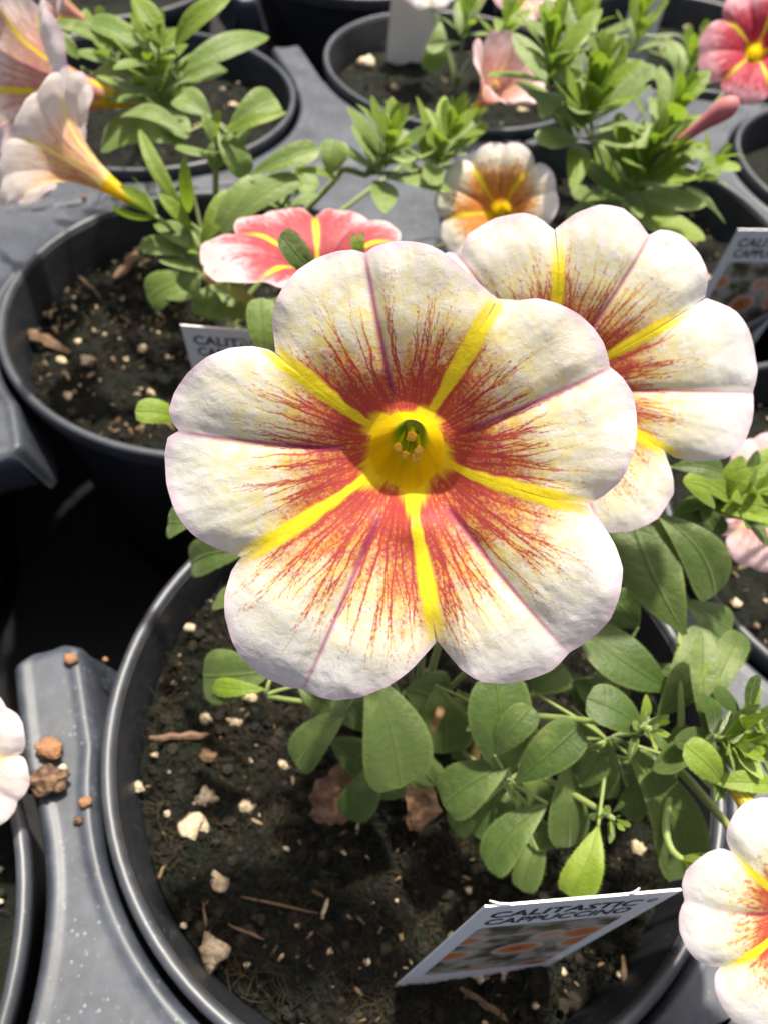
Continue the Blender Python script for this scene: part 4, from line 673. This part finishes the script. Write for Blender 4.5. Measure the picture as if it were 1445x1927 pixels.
make_flower('A', MAIN['O'], MAIN['n'], MAIN['y'], Rm, 'petal_white', 'wide', MAIN['lobes'], MAIN['mids'], (170, 150), 1, 'big white flower with yellow star and red veins, sharp in the middle', .70, redqs=(.57, .57, .69, .75, .56), tilt=(-.17, -.15, .06, .11, -.03), lip=(-1.52, .075))  # wider red on the lower lobes: partly their marking, partly painted sun backlight
make_flower('A', SECOND['O'], SECOND['n'], SECOND['y'], RM(SECOND), 'petal_white', 'wide', SECOND['lobes'], SECOND['mids'], (110, 100), 2, 'second white flower half hidden behind the big one', .60)
for n_, f in enumerate(FLOWERS):
    make_flower(f['plant'], f['O'], f['n'], f['y'], f['R'], 'petal_' + f['pal'], f['kind'], None, None, (44, 40), 20 + n_, f['label'], {'softwhite': .6, 'apricot': .7, 'pink': .98, 'crimson': .95, 'blush': .8, 'blushwhite': .8}.get(f['pal'], .62), rot=f.get('rot', n_ * 1.7 + .3), veins=f['R'] > .9, gain={'apricot': 1.4, 'pink': 1.45, 'crimson': 1.3}.get(f['pal'], 1.0))
for n_, (k, B, T, r, pal, lab) in enumerate(BUDS):
    B, T = np.array(B), np.array(T); p = bez(B, B + (T - B) * .3 + (0, 0, .1), B + (T - B) * .7 + (0, 0, .1), T, 14); prof = r * np.array([.35, .42, .46, .48, .5, .54, .6, .68, .78, .88, .95, .92, .7, .3])
    if pal == 'yellow': prof = r * np.array([.35, .4, .45, .5, .58, .66, .76, .88, 1.0, 1.12, 1.25, 1.38, 1.5, 1.6])
    m = {'crimson': 'bud_pink', 'yellow': 'tube_outside', 'withered': 'dead_bud'}[pal]
    if m not in M:
        t = NT(m); c1, c2 = (C(.45, .12, .14), C(.62, .26, .26)) if m == 'bud_pink' else (C(.5, .36, .10), C(.66, .54, .30)); q_ = t.noise(t.obj(), 300, 3); c_ = t.mix(q_, c1, c2); t.finish(t.thin(t.bsdf(c_, .55, None, .3), c_, .25))
    v, f = tube_mesh(p, prof, 14); uv = [((i % 14) / 14, (i // 14) / 20) for i in range(len(v))]
    b = build('bud', v, f, m, PLANT[k], B, uv=uv, label=lab)
    ax = unit(T - B); x = unit(np.cross(ax, (0, .3, 1))); y = np.cross(ax, x)
    for i in range(5):
        a = i * 1.2566; rad = math.cos(a) * x + math.sin(a) * y; b0 = B - ax * .1; b1 = B + ax * r * 2.4 + rad * r * 1.3
        v, f, uv = leaf_mesh(b0, b1, r * .7, rad - .2 * ax, .06, 'l', 10, 5, i + n_); build('sepal', v, f, 'leaf_young', b, b0, uv=uv)
    stem(k, B, .07, .05, tangent=ax * .6)

# ---------------------------------------------------------------- plant tags
TAG_LABEL = ['white plant tag lettered CALITASTIC CAPPUCCINO standing in the nearest pot', 'white plant tag partly hidden behind the big flower at the left', 'white plant tag with flower picture at the right edge', 'plain side of a plant tag cut by the top edge', 'pale plant tag at the top behind green shoots']
def plant_tag(k, TL, TR, BL, label, n_):
    TL, TR, BL = map(np.array, (TL, TR, BL)); ex = TR - TL; W_ = np.linalg.norm(ex); ex = ex / W_; ey = TL - BL; ey = unit(ey - ex * (ey @ ex)); H_ = np.linalg.norm(TL - BL) + .8; ez = np.cross(ex, ey); org = TL - ey * H_
    root = empty('plant_tag', org, label, 'plant tag', 'plant tags stuck in the soil')
    def pl(px, py, pz): return org + ex * px + ey * py + ez * pz
    th = .03; bend = lambda py: .0
    ring = [(0, .8), (W_ * .32, .0), (W_ * .68, .0), (W_, .8), (W_, H_), (0, H_)]
    v = [pl(a, b, 0) for a, b in ring] + [pl(a, b, -th) for a, b in ring]; nr = len(ring)
    f = [tuple(range(nr)), tuple(reversed(range(nr, 2 * nr)))] + [(i, i + nr, (i + 1) % nr + nr, (i + 1) % nr) for i in range(nr)]
    build('card', v, f, 'tag_card', root, org, smooth=False)
    m0, m1, y1, y0 = W_ * .10, W_ * .90, H_ - W_ * .42, H_ - W_ * 1.62
    nn = 6; rr_ = W_ * .05; ring = []
    for cx, cy, a0 in ((m1 - rr_, y1 - rr_, 0), (m0 + rr_, y1 - rr_, 90), (m0 + rr_, y0 + rr_, 180), (m1 - rr_, y0 + rr_, 270)):
        for q in range(nn): a = math.radians(a0 + 90 * q / (nn - 1)); ring.append((cx + rr_ * math.cos(a), cy + rr_ * math.sin(a)))
    if n_ < 3: build('printed_picture', [pl(a, b, .004) for a, b in ring], [tuple(range(len(ring)))], 'tag_print', root, org, smooth=False, uv=[((a - m0) / W_, (b - y0) / W_) for a, b in ring])
    for txt, yy, size, xx in () if n_ > 2 else (('CALITASTIC', H_ - W_ * .215, W_ * .150, W_ * .47), ('CAPPUCCINO', H_ - W_ * .355, W_ * .150, W_ * .485), ('\u00ae', H_ - W_ * .17, W_ * .085, W_ * .915)):
        cu = bpy.data.curves.new('lettering', 'FONT'); cu.body = txt; cu.size = size; cu.align_x = 'CENTER'; cu.offset = size * .022; cu.resolution_u = 3
        tmp = bpy.data.objects.new('tmp', cu); COL.objects.link(tmp); bpy.context.view_layer.update(); me = tmp.to_mesh(); vs = [tuple(q.co) for q in me.vertices]; fs = [tuple(p.vertices) for p in me.polygons]; tmp.to_mesh_clear(); bpy.data.objects.remove(tmp)
        if not vs: continue
        xs = [q[0] for q in vs]; want = W_ * (.78 if txt[0] == 'C' else .05); sc = want / (max(xs) - min(xs)); mid = (max(xs) + min(xs)) / 2
        build('lettering', [pl(xx + (q[0] - mid) * sc, yy + q[1], .006) for q in vs], fs, 'tag_ink', root, org, smooth=False)
    if n_ == 0:
        for a, L_ in ((W_ * .0, -.28), (W_ * .6, .12)):
            p = [pl(a + W_ * .12, H_, -.015), pl(a + W_ * .12 + L_ * .5, H_ + .04, -.02), pl(a + W_ * .12 + L_, H_ + .09, -.05)]; v, f = tube_mesh(p, [.018, .016, .01], 5); build('burr', v, f, 'tag_card', root, org)
for n_, (k, TL, TR, BL) in enumerate(TAGS): plant_tag(k, TL, TR, BL, TAG_LABEL[n_], n_)

# ---------------------------------------------------------------- crumbs lying on the tray
for n_, (x, y, z, r, lab) in enumerate(CRUMBS):
    v, f = blob((x, y, z + r * .55), r, n_ + 41, (1, .8, .75), .5, 3 if r > .2 else 2); build('soil_crumb', v, f, 'perlite' if 'white' in lab else 'crumb_dark' if 'dark' in lab or 'faint' in lab else 'crumb_orange', None, (x, y, z), label=lab, cat='crumb', group='crumbs spilled on the tray')
